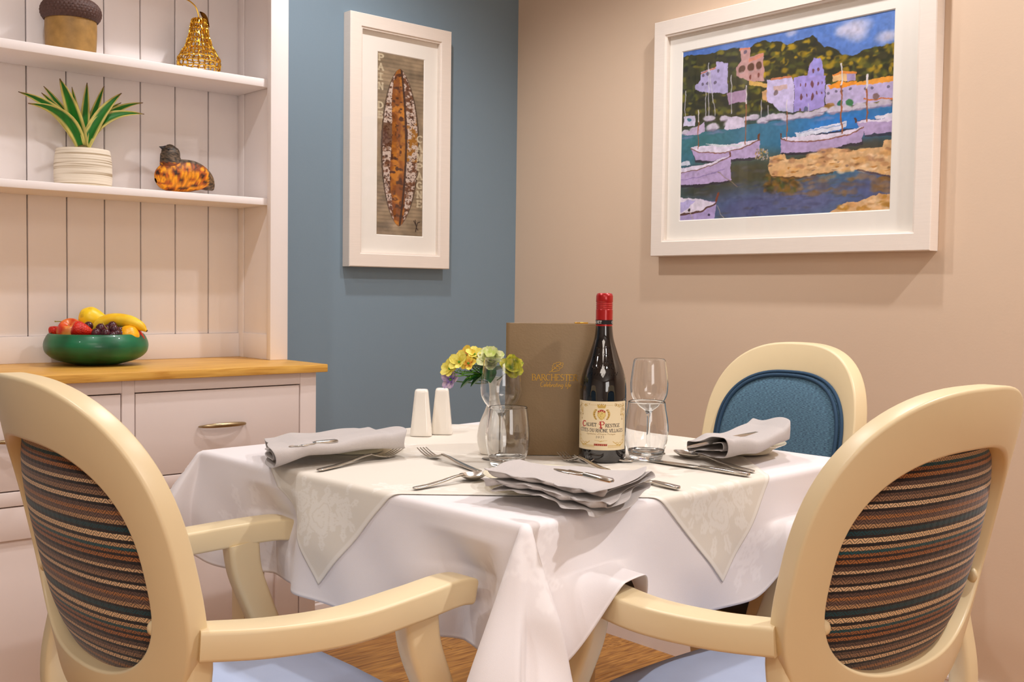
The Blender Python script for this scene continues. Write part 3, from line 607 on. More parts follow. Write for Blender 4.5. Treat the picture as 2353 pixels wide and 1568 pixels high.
    for x, y, r in ((1050, 690, 60), (420, 770, 50), (250, 800, 40), (1400, 615, 50), (800, 720, 50)): E(x, y, r, (150, 140, 190), .45, 8, .8)
    HULL, DECK, SH = (184, 162, 204), (226, 216, 236), (52, 40, 54)
    P([(272, 868), (300, 945), (400, 950), (675, 925), (675, 815), (580, 858), (450, 888), (330, 890)], SH, .8); P([(272, 868), (300, 930), (400, 937), (675, 912), (675, 815), (580, 858), (450, 888), (330, 890)], HULL)
    P([(272, 862), (300, 880), (340, 890), (450, 888), (580, 858), (675, 812), (560, 832), (440, 842), (300, 853)], DECK); LN([(272, 866), (330, 890), (450, 890), (580, 860), (675, 816)], 5, (130, 80, 60)); P([(355, 835), (440, 838), (580, 840), (560, 850), (420, 850)], (214, 220, 226)); P([(664, 780), (676, 774), (674, 818), (664, 820)], (110, 66, 40))
    P([(1228, 703), (1480, 682), (1480, 790), (1285, 792)], SH, .7); P([(1230, 705), (1480, 690), (1480, 766), (1282, 782)], HULL); P([(1235, 708), (1480, 680), (1480, 700), (1260, 714)], DECK); P([(1340, 675), (1480, 655), (1480, 682), (1350, 692)], (224, 220, 234)); P([(1222, 690), (1234, 688), (1238, 714), (1228, 716)], (90, 60, 50))
    P([(795, 805), (795, 905), (1000, 895), (1274, 840), (1275, 738)], SH, .8); P([(795, 805), (795, 891), (1000, 881), (1270, 822), (1276, 736), (1180, 785), (1000, 817), (880, 822)], HULL); P([(795, 800), (880, 795), (1150, 768), (1276, 732), (1180, 785), (1000, 817), (880, 822)], DECK)
    LN([(795, 804), (880, 824), (1000, 819), (1180, 787), (1276, 737)], 5, (140, 84, 64)); P([(880, 772), (1180, 708), (1172, 744), (1000, 778), (892, 797)], (222, 224, 240)); LN([(900, 772), (1170, 722)], 4, (150, 170, 210)); P([(792, 776), (800, 774), (800, 808), (794, 808)], (100, 66, 46))
    P([(208, 1005), (300, 985), (420, 950), (505, 905), (505, 1058), (300, 1092), (200, 1092)], SH, .8); P([(200, 1008), (300, 990), (420, 952), (505, 905), (505, 1046), (300, 1076), (200, 1074)], HULL); P([(200, 985), (300, 968), (400, 945), (500, 902), (420, 952), (300, 990), (200, 1012)], DECK); LN([(200, 1012), (300, 992), (420, 954), (505, 908)], 4, (120, 80, 66)); LN([(200, 1048), (330, 1028), (470, 985)], 3, (130, 110, 170)); P([(495, 886), (506, 882), (505, 912), (497, 912)], (110, 60, 40)); P([(200, 945), (270, 935), (272, 962), (200, 968)], (206, 210, 226))
    P([(200, 1158), (330, 1162), (425, 1176), (405, 1300), (200, 1300)], (176, 158, 208)); P([(200, 1150), (330, 1162), (415, 1180), (330, 1225), (200, 1245)], (226, 216, 234)); LN([(200, 1250), (330, 1228), (420, 1186)], 10, (92, 60, 54)); P([(415, 1170), (430, 1124), (442, 1116), (424, 1185)], (130, 66, 40)); E(376, 1250, 7, (60, 50, 80)); LN([(262, 1215), (290, 1290)], 4, (196, 180, 160)); E(264, 1218, 8, (60, 44, 40)); LN([(428, 1200), (468, 1275)], 3, (190, 180, 160)); LN([(430, 1000), (545, 1085)], 3, (150, 130, 110)); P([(200, 1180), (250, 1165), (300, 1170), (230, 1235), (200, 1235)], (170, 160, 220), .7)
    # rocks
    rk = [(728, 912), (815, 896), (830, 925), (900, 925), (960, 908), (1040, 868), (1110, 858), (1200, 880), (1300, 862), (1385, 858), (1395, 816), (1480, 806), (1480, 1030), (1300, 992), (1200, 985), (1100, 1002), (900, 1032), (740, 1022), (722, 985)]
    mk = P(rk, (220, 176, 124))
    for i in range(170):
        x = rr.uniform(725, 1450); y = rr.uniform(820, 1030); E(x, y, rr.uniform(10, 36), rr.choice(((238, 200, 150), (226, 172, 104), (196, 146, 96), (180, 130, 90), (242, 210, 170))), .75*(rr.random() < .8), rr.uniform(6, 16), .6) if c_in(c, mk, w2(x, y)) else None
    for i in range(40):
        x = rr.uniform(725, 1440); y = rr.uniform(880, 1025)
        if c_in(c, mk, w2(x, y)): E(x, y, rr.uniform(6, 22), rr.choice(((120, 80, 40), (110, 84, 80), (170, 100, 20))), .6, rr.uniform(2, 6), .6)
    LN([(1240, 990), (1330, 1004), (1480, 1040)], 8, (90, 60, 60), .7); LN([(740, 1024), (900, 1034), (1100, 1004)], 6, (90, 58, 30), .7)
    mk = P([(1070, 1240), (1180, 1172), (1230, 1178), (1300, 1148), (1360, 1130), (1480, 1126), (1480, 1250)], (224, 178, 126))
    for i in range(50):
        x = rr.uniform(1100, 1440); y = rr.uniform(1130, 1220)
        if c_in(c, mk, w2(x, y)): E(x, y, rr.uniform(10, 30), rr.choice(((238, 204, 160), (206, 150, 90), (190, 136, 50))), .7, rr.uniform(6, 14), .6)
    for i in range(90): E(rr.uniform(650, 720), rr.uniform(870, 930), 4, rr.choice(((190, 150, 60), (90, 80, 50), (200, 180, 170))), .6, 4)
    # masts
    for x, y0, y1, w in ((594, 500, 840, 6), (318, 640, 866, 5), (833, 578, 806, 5), (1150, 370, 776, 8), (1298, 434, 706, 8)):
        LN([(x, (y0*.7+y1*.3)), (x-2, y1)], w, (158, 92, 50)); LN([(x, y0), (x, y0*.7+y1*.3)], w, (222, 214, 216))
    for a, b in (((240, 530), (240, 690)), ((360, 520), (358, 700)), ((376, 365), (378, 690)), ((376, 380), (414, 670)), ((508, 440), (508, 660)), ((684, 585), (684, 690)), ((720, 610), (720, 680)), ((958, 600), (958, 650))): LN([a, b], 4, (200, 196, 206))
    c.a *= (.9+.2*n3)[..., None]
    c.obj('print', fn, M_PRINT, t)
def c_in(c, m, p):
    i = int(p[0]/c.uw*c.w); j = int(p[1]/c.vh*c.h); return 0 <= i < c.w and 0 <= j < c.h and m[j, i]
px_ = lambda p: onx(p, -DEP)
yl = (px_((1503.5, 53.5))[1]+px_((1495, 591))[1])/2; yr = px_((2137, 574))[1]
zb = (px_((1495, 591))[2]+px_((2137, 574))[2])/2; zt = px_((1503.5, 53.5))[2]
q = lambda p: onx(p, -DEP+.016)
hb = (yl-(q((1567, 122))[1]+q((1561, 511))[1])/2, (q((2058, 15))[1]+q((2046, 481))[1])/2-yr, (q((1561, 511))[2]+q((2046, 481))[2])/2-zb, zt-(q((1567, 122))[2]+q((2058, 15))[2])/2)
HB = (hb[0], hb[2])
framed('harbour_picture', 'wide white framed painting of boats in a harbour', (-.001, yl, zb), (0, -1, 0), (-1, 0, 0), yl-yr, zt-zb, .046, hb, DEP, harbour)

# ------------------------------------------------------------------ table and cloths
TZ = .735; TC = np.array([-1.07, -1.24]); TA = .41; TPH = math.radians(3.0)
TEX = np.array([math.cos(TPH), math.sin(TPH)]); TEY = np.array([-math.sin(TPH), math.cos(TPH)])
def tw(u, v): return TC+u*TEX+v*TEY
tb = thing('dining_table', 'square dining table hidden under white and cream cloths', 'table', (TC[0], TC[1], 0), TPH)
box('tabletop', (-TA+.006, -TA+.006, TZ-.034), (TA-.006, TA-.006, TZ-.006), M_OAK, tb, .004)
for sx in (-1, 1):
    for sy in (-1, 1): box('leg', (sx*.355-.022, sy*.355-.022, 0), (sx*.355+.022, sy*.355+.022, TZ-.034), M_CREAM, tb, .004)
    box('apron', (sx*.355-.012, -.333, TZ-.066), (sx*.355+.012, .333, TZ-.034), M_CREAM, tb, .002); box('apron', (-.333, sx*.355-.012, TZ-.066), (.333, sx*.355+.012, TZ-.034), M_CREAM, tb, .002)
ARM_Z = .662
ARM_BUMPS = [(-.306, .032), (.182, .03)]      # along the chair side of the table: where the chair arms lift the cloth
def drape(U, V, lift, thick=0.0, bumps=True):
    # cloth coordinates (table frame) -> local position; lift = height above the table top
    a = TA; r0 = .011; sU, sV = np.sign(U), np.sign(V); p = np.maximum(np.abs(U)-a, 0); qq = np.maximum(np.abs(V)-a, 0)
    r = np.hypot(p, qq); th = np.arctan2(qq, p)
    def bend(s): 
        ph = np.minimum(s/r0, PI/2); return r0*np.sin(ph), -r0*(1-np.cos(ph))-np.maximum(s-r0*PI/2, 0)
    out, down = bend(r)
    hang = np.maximum(r-r0*PI/2, 0)
    # gentle flare and ripples of the hanging sides
    al = np.where(p > qq, V*sU, U*-sV)
    side = np.where(p > qq, sU*1.0+2, sV*1.0+7)
    rip = .5+.5*np.sin(al*13+side*1.9)+.35*np.sin(al*27+side*4.1)
    edge = np.clip((np.where(p > qq, np.abs(V), np.abs(U))-.1)/.3, 0, 1)
    fl = hang*(.05+.16*rip*(.4+.6*edge)); wv = .55*np.sin(al*17+hang*26+side)+.45*np.sin(al*31-side*2-hang*34)+.3*np.sin(al*8+side*3); fl = np.where(r > 0, fl+.0065*(wv+.6)*np.clip(hang/.10, 0, 1)+lift*.8, 0)
    outx = (out+fl)*np.cos(th); outy = (out+fl)*np.sin(th)
    # corner folds: a tear-drop loop standing out on the diagonal
    t = th/(PI/2); w = np.sin(PI*t)
    both = (p > 0) & (qq > 0)
    k = .42; m = .30
    d = np.where(both, r*k*w**1.2, 0); l = np.where(both, r*m*np.sin(2*PI*t)*w**.3, 0)
    outx = outx+(d*.7071+l*.7071); outy = outy+(d*.7071-l*.7071)
    down = np.where(both, down*np.sqrt(np.maximum(1-(k*w**1.2)**2, .05)), down)
    x = np.where(np.abs(U) > a, sU*a, U)+sU*outx*(np.abs(U) > -1); y = np.where(np.abs(V) > a, sV*a, V)+sV*outy
    # the arm ends of the chair beside the dresser press the hanging cloth inwards
    for v0 in (-.31, .162):
        x = x+(U < -a)*.036*np.clip((-down-.03)/.05, 0, 1)*np.exp(-np.clip(np.abs(V-v0)-.03, 0, None)**2/(2*.03**2))
    # the cloth rests on the chair arms that reach under this side
    if bumps:
        onfront = (V < -a) & (np.abs(U) < a+.02)
        za = ARM_Z+.004-TZ
        for bu, bw in ARM_BUMPS:
            g = np.exp(-np.clip(np.abs(U-bu)-.024, 0, None)**2/(2*bw*bw))
            below = np.maximum(za-down, 0)
            y = y-onfront*g*below*.5; down = np.where(onfront, down+g*below*.99, down)
        onwall = (U > a) & (np.abs(V) < a+.02)
        for bv in (.171, -.308):
            g = np.exp(-np.clip(np.abs(V-bv)-.03, 0, None)**2/(2*.032**2)); below = np.maximum(za-down, 0)
            x = x+onwall*g*below*.5; down = np.where(onwall, down+g*below*.99, down)
    return np.stack([x+thick*0, y, TZ+lift+down+0*x], -1)
def rose(U, V, cx, cy, R, rot, seed):
    x, y = U-cx, V-cy; c, s = math.cos(rot), math.sin(rot); x, y = x*c+y*s, -x*s+y*c
    rr = random.Random(seed); m = np.zeros(U.shape); r = np.hypot(x, y)/R; th = np.arctan2(y, x)
    bl = r < .62+.09*np.cos(5*th+1)+.05*np.cos(8*th); sp = np.abs(((r*3.6+th/(2*PI)+.25*np.sin(3*th)) % 1)-.5) < .085
    m = np.where(bl & ~sp, 1.0, m)
    for k in range(7):
        a = k*2*PI/7+rr.uniform(-.3, .3); L_ = R*rr.uniform(1.05, 1.6); wd = R*rr.uniform(.13, .2); dx, dy = math.cos(a), math.sin(a)
        t = (x*dx+y*dy)/L_; n = np.abs(-x*dy+y*dx); ww = wd*np.sin(PI*np.clip((t-.45)/.55, 0, 1))*(1+.22*np.sin(t*26))
        m = np.where((t > .45) & (t < 1) & (n < ww) & (n > .012*R), 1.0, m)
    return m
def cloth(name, half, rot, lift, n, mat, label, col0, col1, motifs, scallop=0, bumps=True, cu=0, cv=0, hem=.004):
    s = np.linspace(-half, half, n); A, B = np.meshgrid(s, s); c, sn = math.cos(rot), math.sin(rot)
    U, V = A*c-B*sn+cu, A*sn+B*c+cv
    # round the outline slightly
    P = drape(U, V, lift, bumps=bumps)
    wr = (vnoise(n, n, 9, 77, 3)-.5); P[..., 2] += wr*.0012
    m = np.zeros(A.shape)
    for q in motifs: m = np.maximum(m, rose(A, B, *q))
    e = np.minimum(half-np.abs(A), half-np.abs(B)); hemm = ((e < hem*2) & (e > hem*.4))
    idx = np.arange(n*n).reshape(n, n); F = np.stack([idx[:-1, :-1], idx[:-1, 1:], idx[1:, 1:], idx[1:, :-1]], -1).reshape(-1, 4)
    me = fast_mesh(name, P.reshape(-1, 3), F); m = np.maximum(m, hemm*1.0).reshape(-1, 1)
    set_col(me, lin(np.array(col0))*(1-m)+lin(np.array(col1))*m)
    o = put(name, me, None, mat); o.location = (TC[0], TC[1], 0); o.rotation_euler = (0, 0, TPH)
    sd = o.modifiers.new('cloth_thickness', 'SOLIDIFY'); sd.thickness = .0009; sd.offset = 1
    return tag(o, label, 'tablecloth')
M_DAMASK = vcol('damask_cotton', .62, .12, 1400, .35, sheen=.15)
TIP = .165
OH = (TA+TIP)/math.sqrt(2)
mot = []
for sx, sy in ((-1, -1), (1, -1), (-1, 1), (1, 1)):
    b = (sx*(OH-.074), sy*(OH-.074)); mot.append((b[0], b[1], .048, math.atan2(-sy, -sx), 3+sx+2*sy))
    for k in (1, 2, 3, 4): mot.append((sx*(OH-.05), sy*(OH-.07-k*.155), .032, k*1.3, 20+k)); mot.append((sx*(OH-.07-k*.155), sy*(OH-.05), .032, k*1.7, 30+k))
for k in range(10): mot.append((random.uniform(-.25, .25), random.uniform(-.25, .25), .04, k, 50+k))
cloth('tablecloth', TA+.192, 0, .0, 300, M_DAMASK, 'white damask tablecloth draped to the chair arms', (234, 227, 227), (241, 235, 235), [(random.uniform(-.6, .6), random.uniform(-.6, .6), .055, k, k) for k in range(26)])
cloth('table_overlay', OH, PI/4, .0022, 360, M_DAMASK, 'cream rose damask overlay cloth laid diagonally on the tablecloth', (227, 218, 204), (236, 229, 218), mot, bumps=False, cu=-.004, cv=.012)

# ------------------------------------------------------------------ dining chairs
CB, CRE, YB0 = .95, .22, -.235
def bk(s, z, n=0.0):
    # point of the curved, raked back: s sideways, z up, n backwards from the middle surface
    y = YB0+CB*s*s-CRE*(z-.64); nx, ny = 2*CB*s, -1.0; d = math.hypot(nx, ny); return (s+n*nx/d, y+n*ny/d-0*n, z-n*.0)
def sup(t, hw, top, bot, zc, p=2.65):
    c, s = math.cos(t), math.sin(t); e = 2/p
    return hw*math.copysign(abs(c)**e, c), zc+(top if s > 0 else bot)*math.copysign(abs(s)**e, s)
def uvmesh(me, uv):
    l = me.uv_layers.new(name='UVMap'); vi = np.empty(len(me.loops), np.int32); me.loops.foreach_get('vertex_index', vi)
    l.data.foreach_set('uv', np.asarray(uv, np.float32)[vi].ravel())
def chair_parts(seat_mat, kx=1.0):
    parts = []; nT = 96; th = .034
    OUT = dict(hw=.239*kx, top=.216, bot=.205, zc=.709); INN = dict(hw=.192*kx-.006*(kx < 1), top=.141, bot=.137, zc=.706)
    sec = []
    for a, b in rsect(1, 1, .0): pass
    R = .16
    secpts = []
    for cx, cy, a0 in ((1-.07, .5-.14, 0), (.06, .5-.14, 90), (.06, -.5+.14, 180), (1-.07, -.5+.14, 270)):
        for k in range(5):
            a = math.radians(a0+k*22.5); secpts.append((cx+(.07 if cx > .5 else .06)*math.cos(a), cy+.14*math.sin(a)))
    P = []
    for i in range(nT):
        t = 2*PI*i/nT; o = sup(t, **OUT); n_ = sup(t, **INN)
        P.append([bk(n_[0]+(o[0]-n_[0])*r, n_[1]+(o[1]-n_[1])*r, q*th) for r, q in secpts])
    parts.append(('back_frame', MB().grid(np.array(P), closeu=True, closev=True).mesh('back_frame', True, 50), M_CREAM, None))
    def pad(scale, n0, bulge, hwk, mat, nm_, rings=14, flip=1):
        v = []; uv = []
        for j in range(rings+1):
            f = j/rings
            for i in range(nT):
                t = 2*PI*i/nT; s, z = sup(t, INN['hw']*hwk, INN['top']*hwk, INN['bot']*hwk, INN['zc'])
                s, z = s*f, INN['zc']+(z-INN['zc'])*f; n = n0+flip*bulge*(1-f**4); v.append(bk(s, z, n)); uv.append((s, z))
        me = MB().grid(np.array(v).reshape(rings+1, nT, 3), closev=True).mesh(nm_); uvmesh(me, uv); return me
    parts.append(('striped_back_panel', pad(1, -.004, .016, 1.03, M_STRIPE, 'striped_back_panel'), M_STRIPE, 'brown, teal and cream striped woven panel'))
    parts.append(('front_pad', pad(1, -.019, .022, 1.08, M_TWEED, 'front_pad', flip=-1), M_TWEED, 'blue tweed pad'))
    mb = MB()
    for hk, nn in ((1.085, -.0195), (1.035, -.026)):
        mb.tube([bk(*sup(2*PI*i/nT, INN['hw']*hk, INN['top']*hk, INN['bot']*hk, INN['zc']), nn) for i in range(nT+1)], .0042, 6, False)
    parts.append(('piping', mb.mesh('piping'), M_PIPING, None))
    # seat
    def outline(k, n=48):
        pts = []
        for i in range(n):
            t = 2*PI*i/n; c, s = math.cos(t), math.sin(t); x = math.copysign(abs(c)**.55, c); y = math.copysign(abs(s)**.55, s)
            hw = .236+.028*y; pts.append((x*hw*k, -.02+y*.192*k+.012*(1-x*x)*(y > 0)))
        return pts
    rows = []
    for k, z in ((.965, .383), (.985, .387), (.985, .43), (.965, .435)): rows.append([(x, y, z) for x, y in outline(k)])
    mb = MB().grid(np.array(rows), closev=True); mb.f += [tuple(range(48)), tuple(range(4*48-1, 3*48-1, -1))]
    parts.append(('seat_rail', mb.mesh('seat_rail', True, 40), M_CREAM, None))
    rows = []
    for k, z in ((.95, .432), (.985, .435), (1.0, .442), (1.0, .452), (.985, .462), (.93, .469), (.8, .473), (.5, .477), (.2, .478), (.01, .478)): rows.append([(x, y, z) for x, y in outline(k)])
    mb = MB().grid(np.array(rows), closev=True); mb.f += [tuple(range(48)), tuple(range(9*48, 10*48))]
    parts.append(('seat', mb.mesh('seat', True, 60), seat_mat, None))
    for s in (-1, 1):
        # arm
        ctr = catmull([(s*.220*kx, -.178-.03*(kx < 1), .634), (s*.246, -.10, .630), (s*.258, -.01, .629), (s*.250, .09, .634), (s*.238, .165, .637), (s*.234, .202, .631)], 14)
        path = []
        for i, p in enumerate(ctr):
            t = Vector(ctr[min(i+1, len(ctr)-1)])-Vector(ctr[max(i-1, 0)]); t.normalize(); a = t.cross(Vector((0, 0, 1))).normalized(); b = a.cross(t)
            path.append((p, a, b))
        def asec(f):
            w = .046+.006*math.sin(PI*f); h = .036 if f < .85 else .036*(1-.12*((f-.85)/.15)**2)
            e = 1.0 if f < .93 else math.sqrt(max(0, 1-((f-.93)/.0705)**2))
            return [(q[0]*(.16+.84*e), q[1]*(.40+.60*e)) for q in rsect(w, h, .005)]
        parts.append(('arm', MB().sweep(path, asec).mesh('arm', True, 50), M_CREAM, None))
        ctr = catmull([(s*.238, .11, .622), (s*.238, .118, .57), (s*.238, .145, .50), (s*.236, .170, .43), (s*.232, .172, .385)], 7); path = []
        for i, p in enumerate(ctr):
            t = Vector(ctr[min(i+1, len(ctr)-1)])-Vector(ctr[max(i-1, 0)]); t.normalize(); a = Vector((1, 0, 0)); path.append((p, a, t.cross(a).normalized()))
        parts.append(('arm_support', MB().sweep(path, lambda f: rsect(.036, .046+.012*math.sin(PI*f)*0+.008*abs(2*f-1), .008)).mesh('arm_support', True, 50), M_CREAM, None))
        path = [((s*.222, .155+0*f, .387*(1-f)), (1, 0, 0), (0, -1, 0)) for f in np.linspace(0, 1, 6)]
        parts.append(('leg', MB().sweep(path, lambda f: rsect(.046-.018*f, .046-.018*f, .006)).mesh('leg', True, 50), M_CREAM, None))
        ctr = catmull([bk(s*.214*kx, .66, -.010), bk(s*.212*kx, .60, -.008), (s*.210, -.192, .50), (s*.206, -.19, .38), (s*.204, -.21, .2), (s*.204, -.25, 0)], 6); path = []
        for i, p in enumerate(ctr):
            t = Vector(ctr[min(i+1, len(ctr)-1)])-Vector(ctr[max(i-1, 0)]); t.normalize(); a = Vector((1, 0, 0)); path.append((p, a, a.cross(t).normalized()))
        parts.append(('leg', MB().sweep(path, lambda f: rsect(.036-.008*f, .032, .007)).mesh('leg', True, 50), M_CREAM, None))
    for s in (-1, 1):
        kn = bk(s*.1835*kx, .648, .006); mb = MB().lathe([(.0001, .0085), (.005, .008), (.009, .005), (.011, 0), (.011, -.006)], 16)
        mb.v = [(kn[0]-s*p[2]*.8, kn[1]-p[2]*.6+p[0]*.0+p[1]*.8, kn[2]+p[0]) for p in mb.v]; parts.append(('screw_cap', mb.mesh('screw_cap'), M_CREAM, None))
    return parts
CH = chair_parts(M_VINYL); CHN = chair_parts(M_NAVY, .84)
for p in CH+CHN: p[1].materials.append(p[2])
def chair(label, loc, rz, src=CH):
    t = thing('armchair', label, 'armchair', loc, rz, 'cream armchairs around the table')
    for nm_, me, mat, lb in src:
        o = put(nm_, me, t)
        if lb: o['label'] = lb
    return t
chair('cream armchair with its striped back towards the room, standing beside the dresser', (-1.668, -1.335, 0), -PI/2)
chair('cream armchair with its striped back towards the room, its arms under the tablecloth', (-1.105, -1.785, 0), 0.0)
rear = chair('cream armchair showing its blue padded front, backed against the beige wall', (-.575, -1.287, 0), PI/2, CHN)

# ------------------------------------------------------------------ tableware helpers
TT = TZ+.0042      # top of the cloths
def place(px, z=TT): P = onz(px, z); return float(P[0]), float(P[1])
def head(p, q): return math.atan2(q[1]-p[1], q[0]-p[0])-PI/2      # rotation that turns local +Y from p to q
def loft(st, mat, name, parent, n=3, r=.4):
    # st: list of (y, z, width, thickness)
    mb = MB(); path = [((0, y, z), (1, 0, 0), (0, 0, 1)) for y, z, w, t in st]; W_ = [(w, t) for _, _, w, t in st]; m = len(st)
    rows = [[(q[0], y, z+q[1]) for q in rsect(w, t, min(w, t)*r, n)] for y, z, w, t in st]
    mb.grid(np.array(rows), closev=True); k = len(rows[0]); mb.f += [tuple(reversed(range(k))), tuple(range((m-1)*k, m*k))]
    return mb.obj(name, mat, parent, True, 50)
def handle_st(L0): return [(0, .0022, .004, .002), (.002, .0022, .009, .0028), (.006, .0022, .0118, .0030), (L0*.3, .0030, .0112, .0030), (L0*.6, .0062, .0092, .0030), (L0*.82, .0098, .0068, .0032), (L0, .0110, .0058, .0034)]
def fork(label, p, rz, L_=.185, z=TT, grp='forks laid on the table', pitch=0):
    t = thing('fork', label, 'fork', (p[0], p[1], z), rz, grp); t.rotation_euler = (pitch, 0, rz); h0 = L_*.62
    loft(handle_st(h0), M_STEEL, 'handle', t)
    mb = MB(); b0, b1 = h0, L_*.80
    rows = []
    for f in np.linspace(0, 1, 9):
        y = b0+(b1-b0)*f; w = .0058+(.0225-.0058)*(3*f*f-2*f**3); zc = .011-.0075*math.sin(PI*.5*f); rows.append([(q[0], y, zc+q[1]-.0018*math.cos(PI*q[0]/w)*f) for q in rsect(w, .0022, .0008, 2)])
    mb.grid(np.array(rows), closev=True); k = len(rows[0]); mb.f += [tuple(range(8*k, 9*k))]
    for i in range(4):
        x0 = (i-1.5)*.0061; tr = []
        for f in np.linspace(0, 1, 7):
            y = b1-.003+(L_-b1+.003)*f; zc = .0026+.0095*f**1.6; w = .0036-.0018*f; tr.append([(x0*(1-.06*f)+q[0], y, zc+q[1]) for q in rsect(w, .0020-.0006*f, .0006, 2)])
        mb.grid(np.array(tr), closev=True); k2 = len(tr[0]); n = len(mb.v)-k2; mb.f += [tuple(range(n, n+k2))]
    mb.obj('tined_head', M_STEEL, t, True, 50); return t
def knife(label, p, rz, L_=.21, z=TT, grp='table knives', tilt=0.0, pitch=0):
    t = thing('table_knife', label, 'knife', (p[0], p[1], z), rz, grp); t.rotation_euler = (pitch, tilt, rz); h0 = L_*.47
    loft([(0, .0034, .006, .003), (.003, .0034, .012, .0055), (h0*.5, .0036, .0125, .0058), (h0*.9, .0038, .0095, .0058), (h0, .0038, .0085, .0055)], M_STEEL, 'handle', t)
    loft([(h0, .0038, .0085, .0040), (h0+.006, .0034, .0155, .0022), (h0+.03, .0030, .0180, .0018), (L_-.03, .0026, .0178, .0014), (L_-.012, .0024, .0140, .0012), (L_-.003, .0024, .0070, .0010), (L_, .0024, .002, .0009)], M_STEEL, 'blade', t, 2, .3); return t
def spoon(label, p, rz, L_=.185, z=TT, grp='dessert spoons'):
    t = thing('dessert_spoon', label, 'spoon', (p[0], p[1], z), rz, grp); h0 = L_*.68; loft(handle_st(h0), M_STEEL, 'handle', t)
    mb = MB(); nr, na = 7, 28; a, b = (L_-h0)/2+.002, .0185; cy = h0+a-.003
    top = [[(b*f*math.cos(th)*(1-.12*math.sin(th)), cy+a*f*math.sin(th), .0098-.0085*(1-f*f)+.0) for th in np.linspace(0, 2*PI, na, endpoint=False)] for f in np.linspace(.02, 1, nr)]
    bot = [[(x, y, z-.0014) for x, y, z in r] for r in reversed(top)]
    mb.grid(np.array(top+bot), closev=True); mb.obj('bowl', M_STEEL, t, True, 60); return t
def lathe_part(name, prof, mat, parent, seg=40, n=6, raw=False):
    pr = prof if raw else [(max(1e-4, float(a[0])), float(a[1])) for a in catmull(prof, n)]
    return MB().lathe(pr, seg).obj(name, mat, parent, True, 60)

# ------------------------------------------------------------------ wine bottle
bp = place((1383, 1057)); wb = thing('wine_bottle', 'full dark red wine bottle with cream label and red capsule', 'bottle', (bp[0], bp[1], TT))
BH = .291; BR = .0408
prof = [(.0001, .004), (.028, .003), (.036, 0), (.0395, .003), (BR, .010), (BR, .06), (BR+.0002, .112), (.0407, .127), (.0393, .141), (.0343, .160), (.0285, .176), (.0240, .189), (.0172, .211), (.0147, .231), (.0142, .246)]
lathe_part('glass_body', prof, M_BOTTLE, wb, 64, 5)
CR = .0146
cap_prof = [(CR, .234), (CR, .262)]
for k in range(4): cap_prof += [(CR+.0002, .262+k*.0035), (CR-.0006, .263+k*.0035), (CR-.0006, .2642+k*.0035), (CR+.0002, .2652+k*.0035)]
cap_prof += [(CR+.0001, .281), (CR, .286), (CR-.0012, .2895), (CR-.004, .291), (.0001, .291)]
lathe_part('capsule', cap_prof, M_CAPSULE, wb, 48, raw=True)
M_LABEL = vcol('printed_label', .55, spec=.35)
view = math.atan2(CPOS[1]-bp[1], CPOS[0]-bp[0])
def cyl(R, a0, z0):
    return lambda X, Y: np.stack([R*np.cos(a0+X/R), R*np.sin(a0+X/R), z0+Y], -1)
nb = Canvas(420, 26, 2*PI*(CR+.0003)*.999, .0075, (22, 18, 20))
for k in range(2):
    for s in caps('CALVET', .003+k*.042, .0017, .0042, .2, .0215): nb.line(s, .0009, (226, 222, 216), 1, .5)
nb.obj('neck_band', cyl(CR+.0003, view-1.95, .2370), M_LABEL, wb)
LW, LH = .086, .076
lb = Canvas(360, 310, LW, LH, (232, 214, 178), .0002)
GOLD, GD = (196, 156, 66), (150, 112, 44)
mm = .001
def fr_(x0, y0, x1, y1, w, c): lb.line([(x0, y0), (x1, y0), (x1, y1), (x0, y1), (x0, y0)], w, c)
lb.line([(.004, .019), (.004, .055)], .0006, GOLD); lb.line([(.0056, .019), (.0056, .055)], .0004, GD); lb.line([(LW-.004, .019), (LW-.004, .055)], .0006, GOLD); lb.line([(LW-.0056, .019), (LW-.0056, .055)], .0004, GD)
for y in (.0062, .0074, .0045): lb.line([(.012, y), (LW*.385, y)], .0005, GOLD); lb.line([(LW*.615, y), (LW-.012, y)], .0005, GOLD)
lb.line([(.026, LH-.0058), (LW-.026, LH-.0058)], .0004, GOLD, .8)
rr = random.Random(3)
for sx in (0, 1):
    def X(u): return u if sx == 0 else LW-u
    for i in range(26):                                     # scrolls in the upper corners
        f = rr.random(); u, v = (.004+.022*f, LH-.005-.006*rr.random()*(1-f)) if i % 2 else (.004+.007*rr.random(), LH-.005-.018*f)
        r = .0011+.0011*rr.random(); lb.line([(X(u+r*math.cos(a)), v+r*math.sin(a)) for a in np.linspace(rr.uniform(0, 3), rr.uniform(3.5, 6.5), 9)], .00045, rr.choice((GOLD, GD)))
    for u, v0, v1 in ((.0095, .048, .066), (.012, .055, .066)): lb.line([(X(u), v1), (X(u), v0)], .0006, GOLD); lb.ell(X(u), v0, .0008, .0014, GD)
    for cx_, cy_, r in ((.0058, .020, .0022), (.0075, .013, .0030), (.013, .0095, .0026), (.019, .0100, .0022)): lb.line([(X(cx_+r*math.cos(a)), cy_+r*math.sin(a)) for a in np.linspace(0, 5.2, 14)], .0006, GOLD)
    lb.line([(X(u), v) for u, v in ((.005, .017), (.009, .009), (.016, .0075), (.023, .0115), (.0255, .0135))], .0009, GOLD)
    for k in range(9):                                      # wreath beside the shield
        f = k/8; u, v = LW/2-(.0062+.0042*math.sin(PI*f*.75+.4))+0, .0485+.014*f; u2 = u if sx == 0 else LW-u
        lb.ell(u2, v, .0013, .0009, GOLD if k % 2 else GD, .9); lb.ell(u2+(.0014 if sx else -.0014), v+.0008, .0010, .0007, GOLD, .9)
